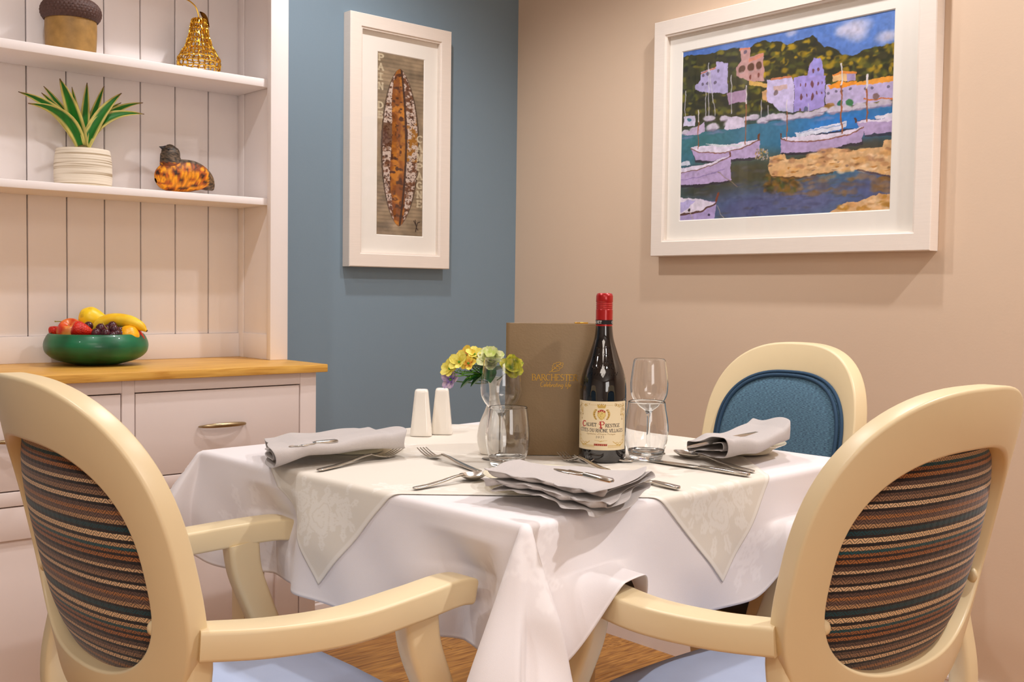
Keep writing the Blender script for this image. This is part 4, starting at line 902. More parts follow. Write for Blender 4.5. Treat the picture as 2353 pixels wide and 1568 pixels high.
lb.poly([(LW/2-.0052, .0615), (LW/2+.0052, .0615), (LW/2+.0056, .054), (LW/2+.003, .0495), (LW/2, .0472), (LW/2-.003, .0495), (LW/2-.0056, .054)], (224, 196, 120)); lb.line([(LW/2-.0052, .0615), (LW/2-.0056, .054), (LW/2-.003, .0495), (LW/2, .0472), (LW/2+.003, .0495), (LW/2+.0056, .054), (LW/2+.0052, .0615)], .0006, GOLD)
lb.poly([(LW/2-.0054, .0585), (LW/2-.0052, .0608), (LW/2-.003, .0628), (LW/2, .0634), (LW/2+.003, .0628), (LW/2+.0052, .0608), (LW/2+.0054, .0585), (LW/2, .0605)], (170, 40, 34))
for k in (-1, 0, 1): lb.ell(LW/2+k*.0028, .0612, .0006, .0006, (240, 226, 180))
lb.poly([(LW/2-.0055, .0715), (LW/2-.0062, .0685), (LW/2-.0048, .0655), (LW/2+.0048, .0655), (LW/2+.0062, .0685), (LW/2+.0055, .0715), (LW/2+.0028, .069), (LW/2, .0722), (LW/2-.0028, .069)], GOLD, .8)
for k in range(-2, 3): lb.ell(LW/2+k*.0026, .0718-.0004*abs(k), .0007, .0007, GD)
for k in range(14): lb.ell(LW/2+rr.uniform(-.005, .005), rr.uniform(.0485, .06), .0005, .0005, GD, .8)
INK, RED = (58, 48, 44), (176, 30, 34)
# red initials with small notches, then the small capitals
lb.line(arc(.0152, .0402, .0030, .0042, 55, 320, 14), .0017, RED, 1, .5); lb.line([(.0135, .0442), (.0128, .0365)], .0007, RED); lb.line([(.0165, .0447), (.0185, .0437)], .0009, RED)
for s in caps('ALVET', .0192, .0370, .0050, .14, .0165): lb.line(s, .00085, INK, 1, .4)
lb.line([(.0415, .0440), (.0425, .0342)], .0018, RED); lb.line([(.0400, .0436), (.0418, .0446), (.0455, .0446), (.0472, .0425), (.0458, .0398), (.0425, .0396)], .0014, RED, 1, .5); lb.line([(.0392, .0412), (.041, .0402)], .0009, RED); lb.line([(.0400, .0350), (.0445, .0356)], .0008, RED)
for s in caps('RESTIGE', .0488, .0362, .0050, .12, .0225): lb.line(s, .00085, INK, 1, .4)
for s in caps('CÔTES DU RHÔNE VILLAGES', .0068, .0282, .0050, .11, .0715): lb.line(s, .00075, (70, 60, 58), 1, .4)
for s in script("Appellation d'Origine Protégée", .0200, .0243, .0022, .044, .1): lb.line(s, .00035, (170, 140, 96), .9)
for s in caps('2021', .0352, .0190, .0030, .35, .0120): lb.line(s, .0005, (80, 66, 56), 1, .4)
lb.line([(.0335, .0152), (.039, .0148), (.0425, .0132), (.046, .0148), (.0515, .0152)], .0004, GOLD); lb.line([(.041, .0128), (.044, .0152)], .0004, GOLD); lb.line([(.0385, .0142), (.0465, .0142)], .0003, GOLD)
lb.poly([(.0328, .0068), (.0516, .0068), (.0516, .0100), (.0328, .0100)], (150, 24, 30))
for s in caps('CALVET', .0340, .0073, .0022, .3, .0164): lb.line(s, .0004, (214, 176, 120), 1, .5)
LK = 1.2
lb.obj('label', lambda X, Y: cyl(BR+.0005, view-LW*LK/2/BR-.03, .0225)(X*LK, Y*1.1), M_LABEL, wb)
mb = MB(); rr = random.Random(9)                                     # embossed crest on the shoulder
def shoulder(a, z):
    r = np.interp(z, [p[1] for p in prof[5:]], [p[0] for p in prof[5:]])+.0004; return (r*math.cos(view+a/r), r*math.sin(view+a/r), z)
for k in range(-5, 6): mb.tube([shoulder(k*.0052-.0012, .149+.0004*abs(k)), shoulder(k*.0052+.0012, .1535+.0004*abs(k))], .0008, 6)
for k in range(46):
    a, z = rr.uniform(-.02, .02), rr.uniform(.160, .186); mb.tube([shoulder(a, z), shoulder(a+rr.uniform(-.002, .002), z+rr.uniform(.001, .003))], .0009, 6)
for k in range(-3, 4): mb.tube([shoulder(k*.004-.001, .196), shoulder(k*.004+.001, .1985)], .0007, 6)
mb.obj('embossed_crest', M_BOTTLE, wb)

# ------------------------------------------------------------------ menu folder
m0 = onz((1167, 1045.5), TT); m1 = onz((1300, 1047), TT); md = (m1-m0)[:2]; md /= np.linalg.norm(md); MW, MH = .176, .236
mrz = math.atan2(md[1], md[0])
mn = thing('menu_folder', 'tall taupe menu folder with gold lettering standing behind the bottle', 'menu', (m0[0], m0[1], TT), mrz)
# local: X along the cover, -Y towards the viewer
box('front_cover', (0, -.0016, 0), (MW, .0016, MH), M_LEATHER, mn, .0012)
bang = math.radians(16); Rm = Matrix.Rotation(bang, 4, 'Z')
MB().box((0, -.0016, 0), (MW, .0016, MH), .0012, 2, Matrix.Translation((0, .009, 0)) @ Rm).obj('back_cover', M_LEATHER, mn)
MB().tube([(0, .0045, 0), (0, .0045, MH)], .0058, 12).obj('spine', M_LEATHER, mn)
for k, a in enumerate((3, 7, 11)):
    MB().box((.006, -.0002, .004), (MW-.006, .0002, MH-.003), 0, 1, Matrix.Translation((0, .0035+.0015*k, 0)) @ Matrix.Rotation(math.radians(a), 4, 'Z')).obj('page', M_PAGE, mn)
MB().box((MW-.016, -.0024, MH-.006), (MW+.0006, .0024, MH+.0008), .0006, 1).obj('gold_corner', M_GOLD, mn)
MB().box((MW*.70, -.0024, MH-.004), (MW*.70+.026, .0024, MH+.0012), .0006, 1, Matrix.Translation((0, .009, 0)) @ Rm).obj('gold_corner', M_GOLD, mn)
def mpt(p):
    P = ony(p, 0) if False else None
    # photo pixel -> cover plane
    v = ray(p); n = np.array([-md[1], md[0], 0]); o = np.array([m0[0], m0[1], TT])-n*.0022; t = ((o-CPOS)@n)/(v@n); Q = CPOS+v*t; d = Q-np.array([m0[0], m0[1], TT]); return float(d[:2]@md), float(d[2])
fnm = lambda u, v: (u, -.0020, v)
a, b = mpt((1222, 874)), mpt((1327, 872)); h_ = mpt((1270, 860))[1]-mpt((1270, 874))[1]
logo = ribbons(caps('BARCHESTER', a[0], a[1], h_, .06, b[0]-a[0]), .00125, fnm, .42)
logo.obj('gold_lettering', M_GOLD, mn, False)
a, b = mpt((1241, 889)), mpt((1312, 889)); h_ = mpt((1246, 878))[1]-mpt((1246, 889))[1]
ribbons(script('Celebrating life', a[0], a[1], h_*1.05, b[0]-a[0]), .00075, fnm).obj('gold_script', M_GOLD, mn, False)
lp = lambda zx, zy: mpt((1140+zx/3.733, 660+zy/3.733))
leaf = [[lp(*p) for p in s] for s in ([(456, 730), (475, 722), (500, 700), (530, 672), (560, 652)], [(475, 722), (490, 727), (515, 722), (540, 715), (548, 705), (538, 700), (560, 694), (572, 682), (565, 676), (575, 665), (574, 650), (556, 652), (545, 643), (530, 648), (520, 644), (512, 656), (495, 655), (492, 668), (480, 676), (488, 686), (478, 698), (484, 706), (475, 722)], [(500, 700), (498, 680)], [(520, 682), (522, 660)], [(505, 697), (530, 706)], [(525, 678), (550, 688)], [(540, 664), (562, 670)])]
ribbons(leaf, .0008, fnm).obj('gold_leaf_emblem', M_GOLD, mn, False)

# ------------------------------------------------------------------ glasses
def wine_glass(label, px, H=.172, rb=.0335):
    p = place(px); t = thing('wine_glass', label, 'wine glass', (p[0], p[1], TT), 0, 'empty wine glasses')
    bz = H*.46
    outer = [(.0030, bz-.004), (.010, bz+.001), (.022, bz+.010), (rb*.93, bz+.026), (rb, bz+.045), (rb*.97, H*.80), (rb*.86, H-.006), (rb*.80, H)]
    o_ = [(float(a), float(b)) for a, b in catmull(outer, 6)]
    inn = [(max(1e-4, r-.0011), z+.0006) for r, z in reversed(o_)]; inn[-1] = (1e-4, inn[-1][1]+.003)
    MB().lathe(o_+[(o_[-1][0]-.0004, H+.0005)]+inn, 48).obj('bowl', M_THINGLASS, t, True, 60)
    lathe_part('stem', [(.0001, .0035), (.0060, .0040), (.0042, .012), (.0034, .03), (.0034, bz-.02), (.0042, bz-.008), (.0070, bz-.001), (.0001, bz+.001)], M_GLASS, t, 24)
    lathe_part('foot', [(.0001, .0005), (.029, .0003), (.0305, .0010), (.029, .0018), (.018, .0026), (.007, .0045), (.0001, .0050)], M_GLASS, t, 48); return t
def tumbler(label, px, H=.102, rb=.030, rm=.0395, rt=.033):
    p = place(px); t = thing('tumbler', label, 'tumbler', (p[0], p[1], TT), 0, 'empty stemless tumblers')
    outer = [(rb*.94, .0012), (rb, .008), (rm*.93, .028), (rm, .048), (rm*.97, .068), (rt*1.04, .09), (rt, H)]
    o_ = [(float(a), float(b)) for a, b in catmull(outer, 6)]
    inn = [(max(1e-4, r-.0014), z) for r, z in reversed(o_) if z > .017]
    MB().lathe(o_+[(o_[-1][0]-.0006, H+.0006)]+inn, 48).obj('wall', M_THINGLASS, t, True, 60)
    lathe_part('base', [(.0001, .0010), (rb*.8, .0004), (rb*.93, .0016), (rb*.99, .008), (rb*1.07, .016), (rb*.85, .0148), (.012, .0125), (.0001, .0120)], M_GLASS, t, 48); return t
wine_glass('empty wine glass standing behind the tumbler beside the bud vase', (1149, 1055), .176, .0355)
wine_glass('empty wine glass standing behind the tumbler beside the bottle', (1489, 1042), .172, .0345)
tumbler('empty stemless tumbler in front of the bud vase', (1166, 1071), .0985, .0295, .0375, .0325)
tumbler('empty stemless tumbler to the side of the wine bottle', (1484, 1055), .1015, .0300, .0388, .0325)

# ------------------------------------------------------------------ salt and pepper
def shaker(label, px, holes):
    p = place(px); t = thing('shaker', label, 'shaker', (p[0], p[1], TT), mrz, 'salt and pepper shakers'); H = .093; rows = []
    for f, k in ((0, .985), (.012, 1.0), (.10, .965), (.5, .80), (.85, .655), (.94, .62), (.985, .56), (1.0, .45), (1.004, .2), (1.005, .01)): rows.append([(q[0]*k, q[1]*k, H*f) for q in rsect(.0435, .0435, .010, 5)])
    mb = MB().grid(np.array(rows), closev=True); mb.f += [tuple(reversed(range(len(rows[0]))))]; mb.obj('body', M_WHITECER, t, True, 60)
    mb = MB()
    for x, y in holes: mb.lathe([(.0001, 0), (.0012, 0)], 10, (x, y, H*1.0055))
    mb.obj('pouring_hole', M_GAP, t); return t
shaker('white tapered ceramic shaker next to the folded napkin', (968, 1000), [(0, 0)])
shaker('white tapered ceramic shaker next to the bud vase', (1015, 996), [(0, 0), (.004, 0), (-.004, 0), (0, .004), (0, -.004)])

# ------------------------------------------------------------------ bud vase and flowers
vp = place((1133, 1042)); vs = thing('bud_vase', 'white ceramic bud vase with a slim flared neck', 'vase', (vp[0], vp[1], TT))
VH = .136
lathe_part('vase_body', [(.0001, .0005), (.020, .0004), (.0235, .002), (.0285, .020), (.0290, .034), (.0245, .056), (.0150, .080), (.0098, .098), (.0092, .112), (.0110, .126), (.0150, VH), (.0138, VH), (.0088, .122), (.0075, .10), (.0001, .09)], M_WHITECER, vs, 40)
VT = Vector((vp[0], vp[1], TT+VH))
M_STEM = plain('green_stem', (74, 104, 48), .6, var=.15, vscale=80); M_LEAFG = plain('dark_green_leaf', (24, 98, 30), .5, var=.25, vscale=60)
M_SPRIG = plain('bright_green_sprig', (96, 160, 40), .5, var=.2, vscale=90)
def petal_mat(n, c1, c2):
    m, nt, p = nm(n); tc = N(nt, 'ShaderNodeTexCoord'); nz = N(nt, 'ShaderNodeTexNoise'); nz.inputs['Scale'].default_value = 90; L(nt, tc.outputs['Object'], nz.inputs['Vector'])
    r = N(nt, 'ShaderNodeValToRGB'); r.color_ramp.elements[0].position = .4; r.color_ramp.elements[1].position = .62; r.color_ramp.elements[0].color = (*srgb(*c1), 1); r.color_ramp.elements[1].color = (*srgb(*c2), 1)
    L(nt, nz.outputs[0], r.inputs[0]); L(nt, r.outputs[0], p.inputs['Base Color']); p.inputs['Roughness'].default_value = .6
    p.inputs['Subsurface Weight'].default_value = 0; return m
M_YEL = petal_mat('yellow_petal', (206, 186, 40), (238, 226, 110)); M_ORG = petal_mat('orange_yellow_petal', (226, 150, 60), (236, 214, 80)); M_LIL = petal_mat('lilac_petal', (120, 100, 176), (196, 172, 190)); M_PAL = petal_mat('pale_green_petal', (206, 220, 130), (244, 242, 200)); M_GRN = petal_mat('green_yellow_petal', (120, 150, 40), (214, 204, 70))
def petal_mesh(L_, W_, cup, mat, wav=.15):
    P = []
    for i in range(7):
        f = i/6; w = W_*math.sin(PI*min(1, .12+f*.80))**.7
        P.append([((j/4-.5)*w, L_*f, cup*L_*(f*f)+.18*w*abs(j/4-.5)*2+wav*L_*.3*math.sin(j*2.2+f*4)*f) for j in range(5)])
    me = MB().grid(np.array(P)).mesh('petal'); me.materials.append(mat); return me
def flower(label, px, dist, r, n, mat, layers=1, cup=.25, axis=None, cat='flower', grp='silk flowers in the bud vase', name='silk_flower'):
    v = ray(px); vb = (VT-Vector(CPOS)).length; P = Vector(CPOS+v*((depth(VT)+dist*.45)))
    t = thing(name, label, cat, tuple(P), 0, grp)
    ax = Vector(axis) if axis else ((P-(VT-Vector((0, 0, .01)))).normalized()*.6+Vector(-FW)*.7+Vector((0, 0, .25))).normalized()
    q = ax.to_track_quat('Z', 'Y').to_matrix().to_4x4()
    me = petal_mesh(r, r*.95, cup, mat)
    for l in range(layers):
        m2 = me if l == 0 else petal_mesh(r*(1-.24*l), r*.9, cup+.55*l, mat)
        for k in range(n):
            o = put('petal', m2, t); o.matrix_local = q @ Matrix.Rotation(2*PI*k/n+l*.5+random.uniform(-.12, .12), 4, 'Z') @ Matrix.Rotation(random.uniform(-.15, .25), 4, 'X')
    mb = MB().lathe([(.0001, .004), (.002, .003), (.0025, 0)], 8); mb.v = [tuple(q @ Vector(p)) for p in mb.v]; mb.obj('flower_centre', M_SPRIG, t)
    end = VT-P+Vector((random.uniform(-.004, .004), random.uniform(-.004, .004), -.01)); mid = end*.55+ax*-.012
    MB().tube([tuple(x) for x in catmull([(0, 0, 0), tuple(-ax*.008), tuple(mid), tuple(end), tuple(end+Vector((0, 0, -.02)))], 5)], .0011, 6).obj('stem', M_STEM, t); return t
flower('yellow silk blossom above the lilac flower in the bud vase', (1034, 848), -.02, .018, 5, M_YEL)
flower('yellow silk blossom beside the green sprig in the bud vase', (1056, 833), -.035, .020, 5, M_YEL)
flower('orange tinged yellow silk blossom at the top of the bouquet', (1071, 818), .0, .019, 5, M_ORG)
flower('upright yellow silk blossom with a pink tip in the bouquet', (1090, 815), -.01, .017, 5, M_YEL, axis=(-.3, -.5, .8))
flower('yellow silk blossom beside the pale green bloom', (1077, 836), -.045, .015, 5, M_ORG)
flower('lilac silk blossom hanging low on the bouquet', (1036, 873), -.02, .019, 5, M_LIL)
flower('large pale green silk bloom in the middle of the bouquet', (1127, 829), -.03, .026, 6, M_PAL, 3, .3)
flower('green and yellow silk bloom drooping behind the glass', (1174, 845), -.15, .022, 6, M_GRN, 2, .3)
flower('small pale yellow silk blossom beside the large bloom', (1104, 826), -.01, .017, 5, M_YEL)
def leaf_mesh(L_, W_, mat):
    P = []
    for i in range(9):
        f = i/8; w = W_*math.sin(PI*min(.995, .03+f*.96))**.8; P.append([((j/4-.5)*w, L_*f, -.12*L_*f*f+.12*w*abs(j-2)) for j in range(5)])
    me = MB().grid(np.array(P)).mesh('leaf'); me.materials.append(mat); return me
sp = thing('leaf_sprig', 'dark green leaves and fine sprigs in the bud vase', 'foliage', tuple(VT))
lme = leaf_mesh(.046, .030, M_LEAFG)
for px, ds, tx in (((1108, 868), -.02, (-.8, .4, -.45)), ((1085, 872), -.03, (-.9, .5, -.5)), ((1098, 845), .0, (-.6, .6, .1)), ((1120, 858), -.05, (-.3, -.6, -.3)), ((1140, 850), .0, (.4, -.5, .3)), ((1118, 838), .01, (-.3, .3, .5))):
    P = Vector(CPOS+ray(px)*(depth(VT)+ds*.45))-VT; o = put('leaf', lme, sp); d = Vector(tx).normalized()
    o.matrix_local = Matrix.Translation(P-d*.02) @ d.to_track_quat('Y', 'Z').to_matrix().to_4x4(); 
    MB().tube([tuple(P-d*.02), tuple((P-d*.02)*.5+Vector((0, 0, .004))), (0, 0, -.015)], .0009, 6).obj('stem', M_STEM, sp)
for k in range(14):
    P = Vector(CPOS+ray((1040+k*4.2+random.uniform(-4, 4), 858+random.uniform(-10, 12)))*(depth(VT)-.014+random.uniform(-.01, .01)))-VT
    MB().tube([tuple(x) for x in catmull([(P*.25)[:], (P*.6+Vector((0, 0, .004)))[:], P[:]], 4)], .0007, 5).obj('sprig', M_SPRIG, sp)
    mb = MB()
    for j in range(3): mb.lathe([(.0001, .002), (.0014, .0005), (.0001, -.001)], 6, tuple(P+Vector((random.uniform(-.004, .004), random.uniform(-.004, .004), random.uniform(-.003, .004)))))
    mb.obj('sprig_bud', M_SPRIG, sp)

# ------------------------------------------------------------------ plates, napkins, cutlery
def plate(label, xy, R=.082):
    t = thing('side_plate', label, 'plate', (xy[0], xy[1], TT), 0, 'cream side plates')
    lathe_part('dish', [(.0001, .002), (.045, .002), (.052, .0005), (.054, .002), (.060, .008), (R-.004, .0165), (R, .0185), (R-.002, .0195), (.062, .0125), (.052, .0062), (.0001, .0060)], M_CREAMCER, t, 56, 4); return t
def napkin(label, quad, z0, seed, style, r=.012, bend=lambda l, w: 0.0):
    # quad: near left, near right, far left, far right in photo pixels on the height z0
    q = [np.array(onz(p, z0+.008))[:2] for p in quad]; W_ = (np.linalg.norm(q[0]-q[2])+np.linalg.norm(q[1]-q[3]))/2
    rg = np.random.default_rng(seed); ph = rg.random(10)*6; sec = []
    if style == 'roll':
        for f in np.linspace(.92, 0, 10): sec.append((f, .0008, 0))
        for th in np.linspace(-90, -270, 9)[1:-1]: sec.append((r*math.cos(math.radians(th))/W_, r+r*math.sin(math.radians(th)), 0))
        for f in np.linspace(0, 1, 14): sec.append((f, 2*r*(1-.40*f)+.0022*math.sin(f*7), 0))
        for th in (60, 0, -60): sec.append((1+.006*math.cos(math.radians(th))/W_, r*.62+r*.5*math.sin(math.radians(th)), 0))
        for f in np.linspace(.97, .06, 9): sec.append((f, .003+r*.55*(1-f), 0))
        for th in (-60, -140, -220): sec.append((.05+.5*r*math.cos(math.radians(th))/W_, r*1.05+.5*r*math.sin(math.radians(th)), 0))
        for f in np.linspace(.08, .5, 5): sec.append((f, r*1.5*(1-f*.9)+.002, 0))
    else:
        gap = .0056; K = 5
        for k in range(K):
            z = k*gap; a, b = (0, 1) if k % 2 == 0 else (1, 0); inset = (.0, .09, .02, .12, .04)[k]
            for f in np.linspace(0, 1, 13):
                w = a+(b-a)*f; w = inset+(1-inset)*w; sec.append((w, z+.0022*math.sin(PI*f)*(1 if k % 2 else -.6), k))
            if k < K-1:
                sgn = 1 if b else -1; e = b if b else inset
                for th in np.linspace(-1.1, 1.1, 4): sec.append((e+sgn*gap*.75*math.cos(th)/W_, z+gap/2+gap*.62*math.sin(th), k))
    n = 54; P = np.zeros((n, len(sec), 3)); LL = (np.linalg.norm(q[0]-q[1])+np.linalg.norm(q[2]-q[3]))/2
    for i, l in enumerate(np.linspace(0, 1, n)):
        e = max(0, abs(l-.5)*2-.78)/.22
        for j, (w, z, k) in enumerate(sec):
            lm = l*LL; edge = max(0, 1-w*4) if style != 'roll' else 0
            ww = w+(.004*(math.sin(lm*150+ph[0]+k*2)+.6*math.sin(lm*270+ph[1]+k))*edge+.003*math.sin(lm*22+ph[2]+k*.7))/W_
            l2 = l+(.006*math.sin(w*5+k*1.7+ph[3])+.004*math.sin(j*.6+ph[4]))*e*np.sign(l-.5)/LL
            xy = (q[0]*(1-l2)+q[1]*l2)*(1-ww)+(q[2]*(1-l2)+q[3]*l2)*ww
            zz = z*(1+.16*math.sin(lm*26+ph[5])+.30*e)+.0012*math.sin(lm*60+w*6+ph[6])+.002*edge*math.sin(lm*110+k*2.2+ph[7])+bend(l, w)
            P[i, j] = (xy[0], xy[1], max(zz, TT+.0006-z0) if style != 'roll' else max(zz, TT+.0006-z0))
    c = P[..., :2].mean((0, 1)); P[..., 0] -= c[0]; P[..., 1] -= c[1]
    me = MB().grid(P).mesh('napkin'); o = put('napkin', me, None, M_NAP); o.location = (c[0], c[1], z0)
    m = o.modifiers.new('cloth_thickness', 'SOLIDIFY'); m.thickness = .0014; m.offset = 0; m = o.modifiers.new('smooth', 'SUBSURF'); m.levels = m.render_levels = 1
    return tag(o, label, 'napkin', 'grey folded linen napkins')
# beside the dresser
p1 = place((812, 1036)); plate('cream side plate under the napkin beside the white shakers', (p1[0]+.0, p1[1]+.0))
napkin('grey folded napkin on the side plate beside the white shakers', ((628, 1046), (926, 1015), (603, 1008), (848, 992)), TT+.0195, 4, 'roll', .0115, lambda l, w: -.012*max(0, .25-l)/.25-.004*max(0, l-.85)/.15)
# towards the room
p2 = place((1235, 1117)); plate('cream side plate under the ruffled napkin between the two striped chairs', p2)
napkin('grey ruffled napkin on the side plate between the two striped chairs', ((1108, 1106), (1385, 1150), (1190, 1084), (1492, 1100)), TT+.0195, 8, 'ruffle', bend=lambda l, w: -.016*max(0, l-.5)/.5*(1-.5*w)-.006*max(0, .12-l)/.12)
# by the blue padded chair
p3 = place((1702, 1038)); plate('cream side plate under the napkin in front of the blue padded chair', p3)
napkin('grey folded napkin on the side plate in front of the blue padded chair', ((1664, 1042), (1812, 1017), (1578, 1018), (1732, 988)), TT+.0195, 15, 'roll', .0125, lambda l, w: .014*max(0, l-.45)/.55*(1-.3*w)-.012*max(0, .25-l)/.25*w)
def lay(fn, label, a, b, z=TT, **kw):
    A, B = place(a, z), place(b, z); kw['L_'] = min(.218, math.hypot(A[0]-B[0], A[1]-B[1])); return fn(label, A, head(A, B), z=z, **kw)
lay(fork, 'steel fork whose prongs point towards the shakers, beside the plain napkin', (730, 1084), (925, 1044), L_=.222)
lay(fork, 'steel fork whose handle runs under the ruffled napkin', (1103, 1087), (955, 1040), L_=.20)
lay(spoon, 'steel spoon whose bowl is tucked under the ruffled napkin', (950, 1126), (1115, 1099), L_=.175)
lay(fork, 'steel fork lying in front of the wine bottle', (1455, 1062), (1322, 1064), L_=.17)
lay(fork, 'steel fork whose prongs show between ruffled napkin and menu folder', (1400, 1085), (1290, 1054), L_=.17)
lay(knife, 'steel table knife lying beside the spoon near the blue padded chair', (1722, 1096), (1488, 1060), L_=.225)
lay(spoon, 'steel spoon lying next to a knife near the blue padded chair', (1732, 1087), (1553, 1046), L_=.20)
lay(knife, 'steel table knife whose handle shows beneath the ruffled napkin', (1560, 1127), (1440, 1100), L_=.18)
lay(knife, 'small steel knife resting on the plain napkin beside the shakers', (775, 1018), (664, 1030), z=TT+.036, L_=.16, grp='knives resting on napkins')
lay(knife, 'small steel knife resting on the ruffled napkin', (1408, 1112), (1272, 1092), z=TT+.054, L_=.16, grp='knives resting on napkins', pitch=.06)
lay(knife, 'small steel knife resting on the napkin before the blue padded chair', (1742, 1000), (1574, 1027), z=TT+.040, L_=.17, grp='knives resting on napkins', pitch=-.02)

# ------------------------------------------------------------------ shelf ornaments
def at(px, Y): P = ony(px, Y); return P, depth(P)/CF
S1, S2 = 1.561, 1.2605
# acorn pot
P, k = at((163, 60), -.112); ac = thing('acorn_pot', 'brown ceramic acorn with a scaly cap on the upper shelf', 'ornament', (P[0], P[1], S1))
zc = ony((163, 46), -.112)[2]-S1
M_ACB = plain('mottled_ochre_glaze', (158, 120, 62), .55, var=.5, vscale=45, bump=.15, bscale=60); M_ACC = plain('dark_brown_cap', (84, 56, 48), .6, var=.35, vscale=110, bump=.9, bscale=150)
lathe_part('nut', [(.0001, 0), (.050, .0005), (.0535, .004), (.0555, .03), (.0565, .06), (.0555, zc), (.05, zc+.004), (.0001, zc+.004)], M_ACB, ac, 40, 4)
cp = []
for i in range(176):
    r_ = []
    for j in range(34):
        f = j/33; a = 2*PI*i/176; ph = PI*(-.22+.72*f); row = int(f*11); g = abs(math.sin(a*22+(PI/2)*(row % 2)))*(1-abs((f*11) % 1-.4)*.9)
        r = .0650*max(0, math.cos(ph))**.55*(1+.045*g*(f < .93)); r_.append((max(1e-4, r)*math.cos(a), max(1e-4, r)*math.sin(a), zc+.017+.032*math.sin(ph)))
    cp.append(r_)
MB().grid(np.array(cp), closeu=True).obj('cap', M_ACC, ac)
# woven gold pear
P, k = at((457, 110), -.10); pe = thing('gold_pear', 'openwork gold wire pear with a leaf on the upper shelf', 'ornament', (P[0], P[1], S1))
ph_ = ony((462, 45), -.10)[2]-S1
pp = [(.001, .0), (.036, .001), (.047, .010), (.0515, .026), (.051, .042), (.043, .058), (.033, .074), (.028, .090), (.0235, .104), (.017, ph_-.004), (.006, ph_)]
pc = np.array(catmull(pp, 8)); pz = pc[:, 1]; pr_ = pc[:, 0]
arcl = np.concatenate([[0], np.cumsum(np.hypot(np.diff(pr_), np.diff(pz)))]); tot = arcl[-1]
mb = MB()
for j in range(15):
    s = tot*(j+.8)/15.5; r0 = np.interp(s, arcl, pr_); z0 = np.interp(s, arcl, pz); n = 72
    mb.tube([((r0+.0013*math.sin(24*2*PI*i/n+j*PI))*math.cos(2*PI*i/n), (r0+.0013*math.sin(24*2*PI*i/n+j*PI))*math.sin(2*PI*i/n), z0+.0009*math.sin(12*2*PI*i/n+j)) for i in range(n+1)], .0017, 5, False)
for j in range(22):
    a0 = 2*PI*j/22; mb.tube([(max(.001, np.interp(s, arcl, pr_)+.0012*math.sin(s/tot*15.5*PI+j*PI))*math.cos(a0+.04*math.sin(s*300+j)), max(.001, np.interp(s, arcl, pr_)+.0012*math.sin(s/tot*15.5*PI+j*PI))*math.sin(a0+.04*math.sin(s*300+j)), np.interp(s, arcl, pz)) for s in np.linspace(tot*.02, tot*.99, 44)], .0017, 5, False)
mb.obj('woven_wire', M_GOLDWIRE, pe)
loc = lambda px: tuple(Vector(ony(px, -.10))-Vector((P[0], P[1], S1)))
MB().tube([tuple(q) for q in catmull([(0, 0, ph_-.004), loc((456, 35)), loc((449, 15)), loc((435, 2)), loc((422, -4))], 6)], .0018, 8).obj('stem', M_GOLD, pe)
lv = []
for i in range(9):
    f = i/8; b = np.array(loc((456, 28)))*(1-f)+np.array(loc((478, 64)))*f; b[2] += .006*math.sin(PI*f); w = .0085*math.sin(PI*min(.97, .05+.93*f))
    lv.append([(b[0]+q*w*.6, b[1]-abs(q)*.004-.004, b[2]+q*w*.5) for q in (-1, -.5, 0, .5, 1)])
MB().grid(np.array(lv)).obj('leaf', plain('dark_gold_leaf', (120, 82, 30), .3, .9, var=.3, vscale=90), pe)
# potted agave
P, k = at((191, 380), -.105); ag = thing('potted_agave', 'variegated agave in a ribbed white pot on the middle shelf', 'potted plant', (P[0], P[1], S2))
PH = ony((191, 345), -.105)[2]-S2
m, nt, pb_ = nm('ribbed_stoneware'); tc = N(nt, 'ShaderNodeTexCoord'); mp = N(nt, 'ShaderNodeMapping'); mp.inputs['Scale'].default_value = (3.5, 3.5, 230); L(nt, tc.outputs['Object'], mp.inputs[0]); nz = N(nt, 'ShaderNodeTexNoise'); nz.inputs['Scale'].default_value = 1; L(nt, mp.outputs[0], nz.inputs['Vector'])
r = N(nt, 'ShaderNodeValToRGB'); r.color_ramp.elements[0].position = .36; r.color_ramp.elements[1].position = .5; r.color_ramp.elements[0].color = (*srgb(170, 148, 116), 1); r.color_ramp.elements[1].color = (*srgb(232, 220, 200), 1)
L(nt, nz.outputs[0], r.inputs[0]); L(nt, r.outputs[0], pb_.inputs['Base Color']); pb_.inputs['Roughness'].default_value = .8; M_POT = m
bmp = N(nt, 'ShaderNodeBump'); bmp.inputs['Strength'].default_value = .6; bmp.inputs['Distance'].default_value = .003; L(nt, nz.outputs[0], bmp.inputs['Height']); L(nt, bmp.outputs[0], pb_.inputs['Normal'])
R_ = k*63
lathe_part('pot', [(.0001, 0), (R_*.93, .0005), (R_*.98, .006), (R_, PH*.35), (R_*.985, PH*.7), (R_*.93, PH*.96), (R_*.90, PH), (R_*.86, PH-.002), (R_*.86, PH-.012), (.0001, PH-.012)], M_POT, ag, 48, 4)
M_AGAVE = vcol('agave_leaf', .45, spec=.4)
crown = Vector((0, 0, PH-.004))
MB().lathe([(.0001, -.01), (.012, -.008), (.016, .002), (.012, .012), (.004, .016), (.0001, .016)], 14, tuple(crown)).obj('crown', plain('dry_brown_crown', (96, 84, 40), .8, var=.4, vscale=120), ag)
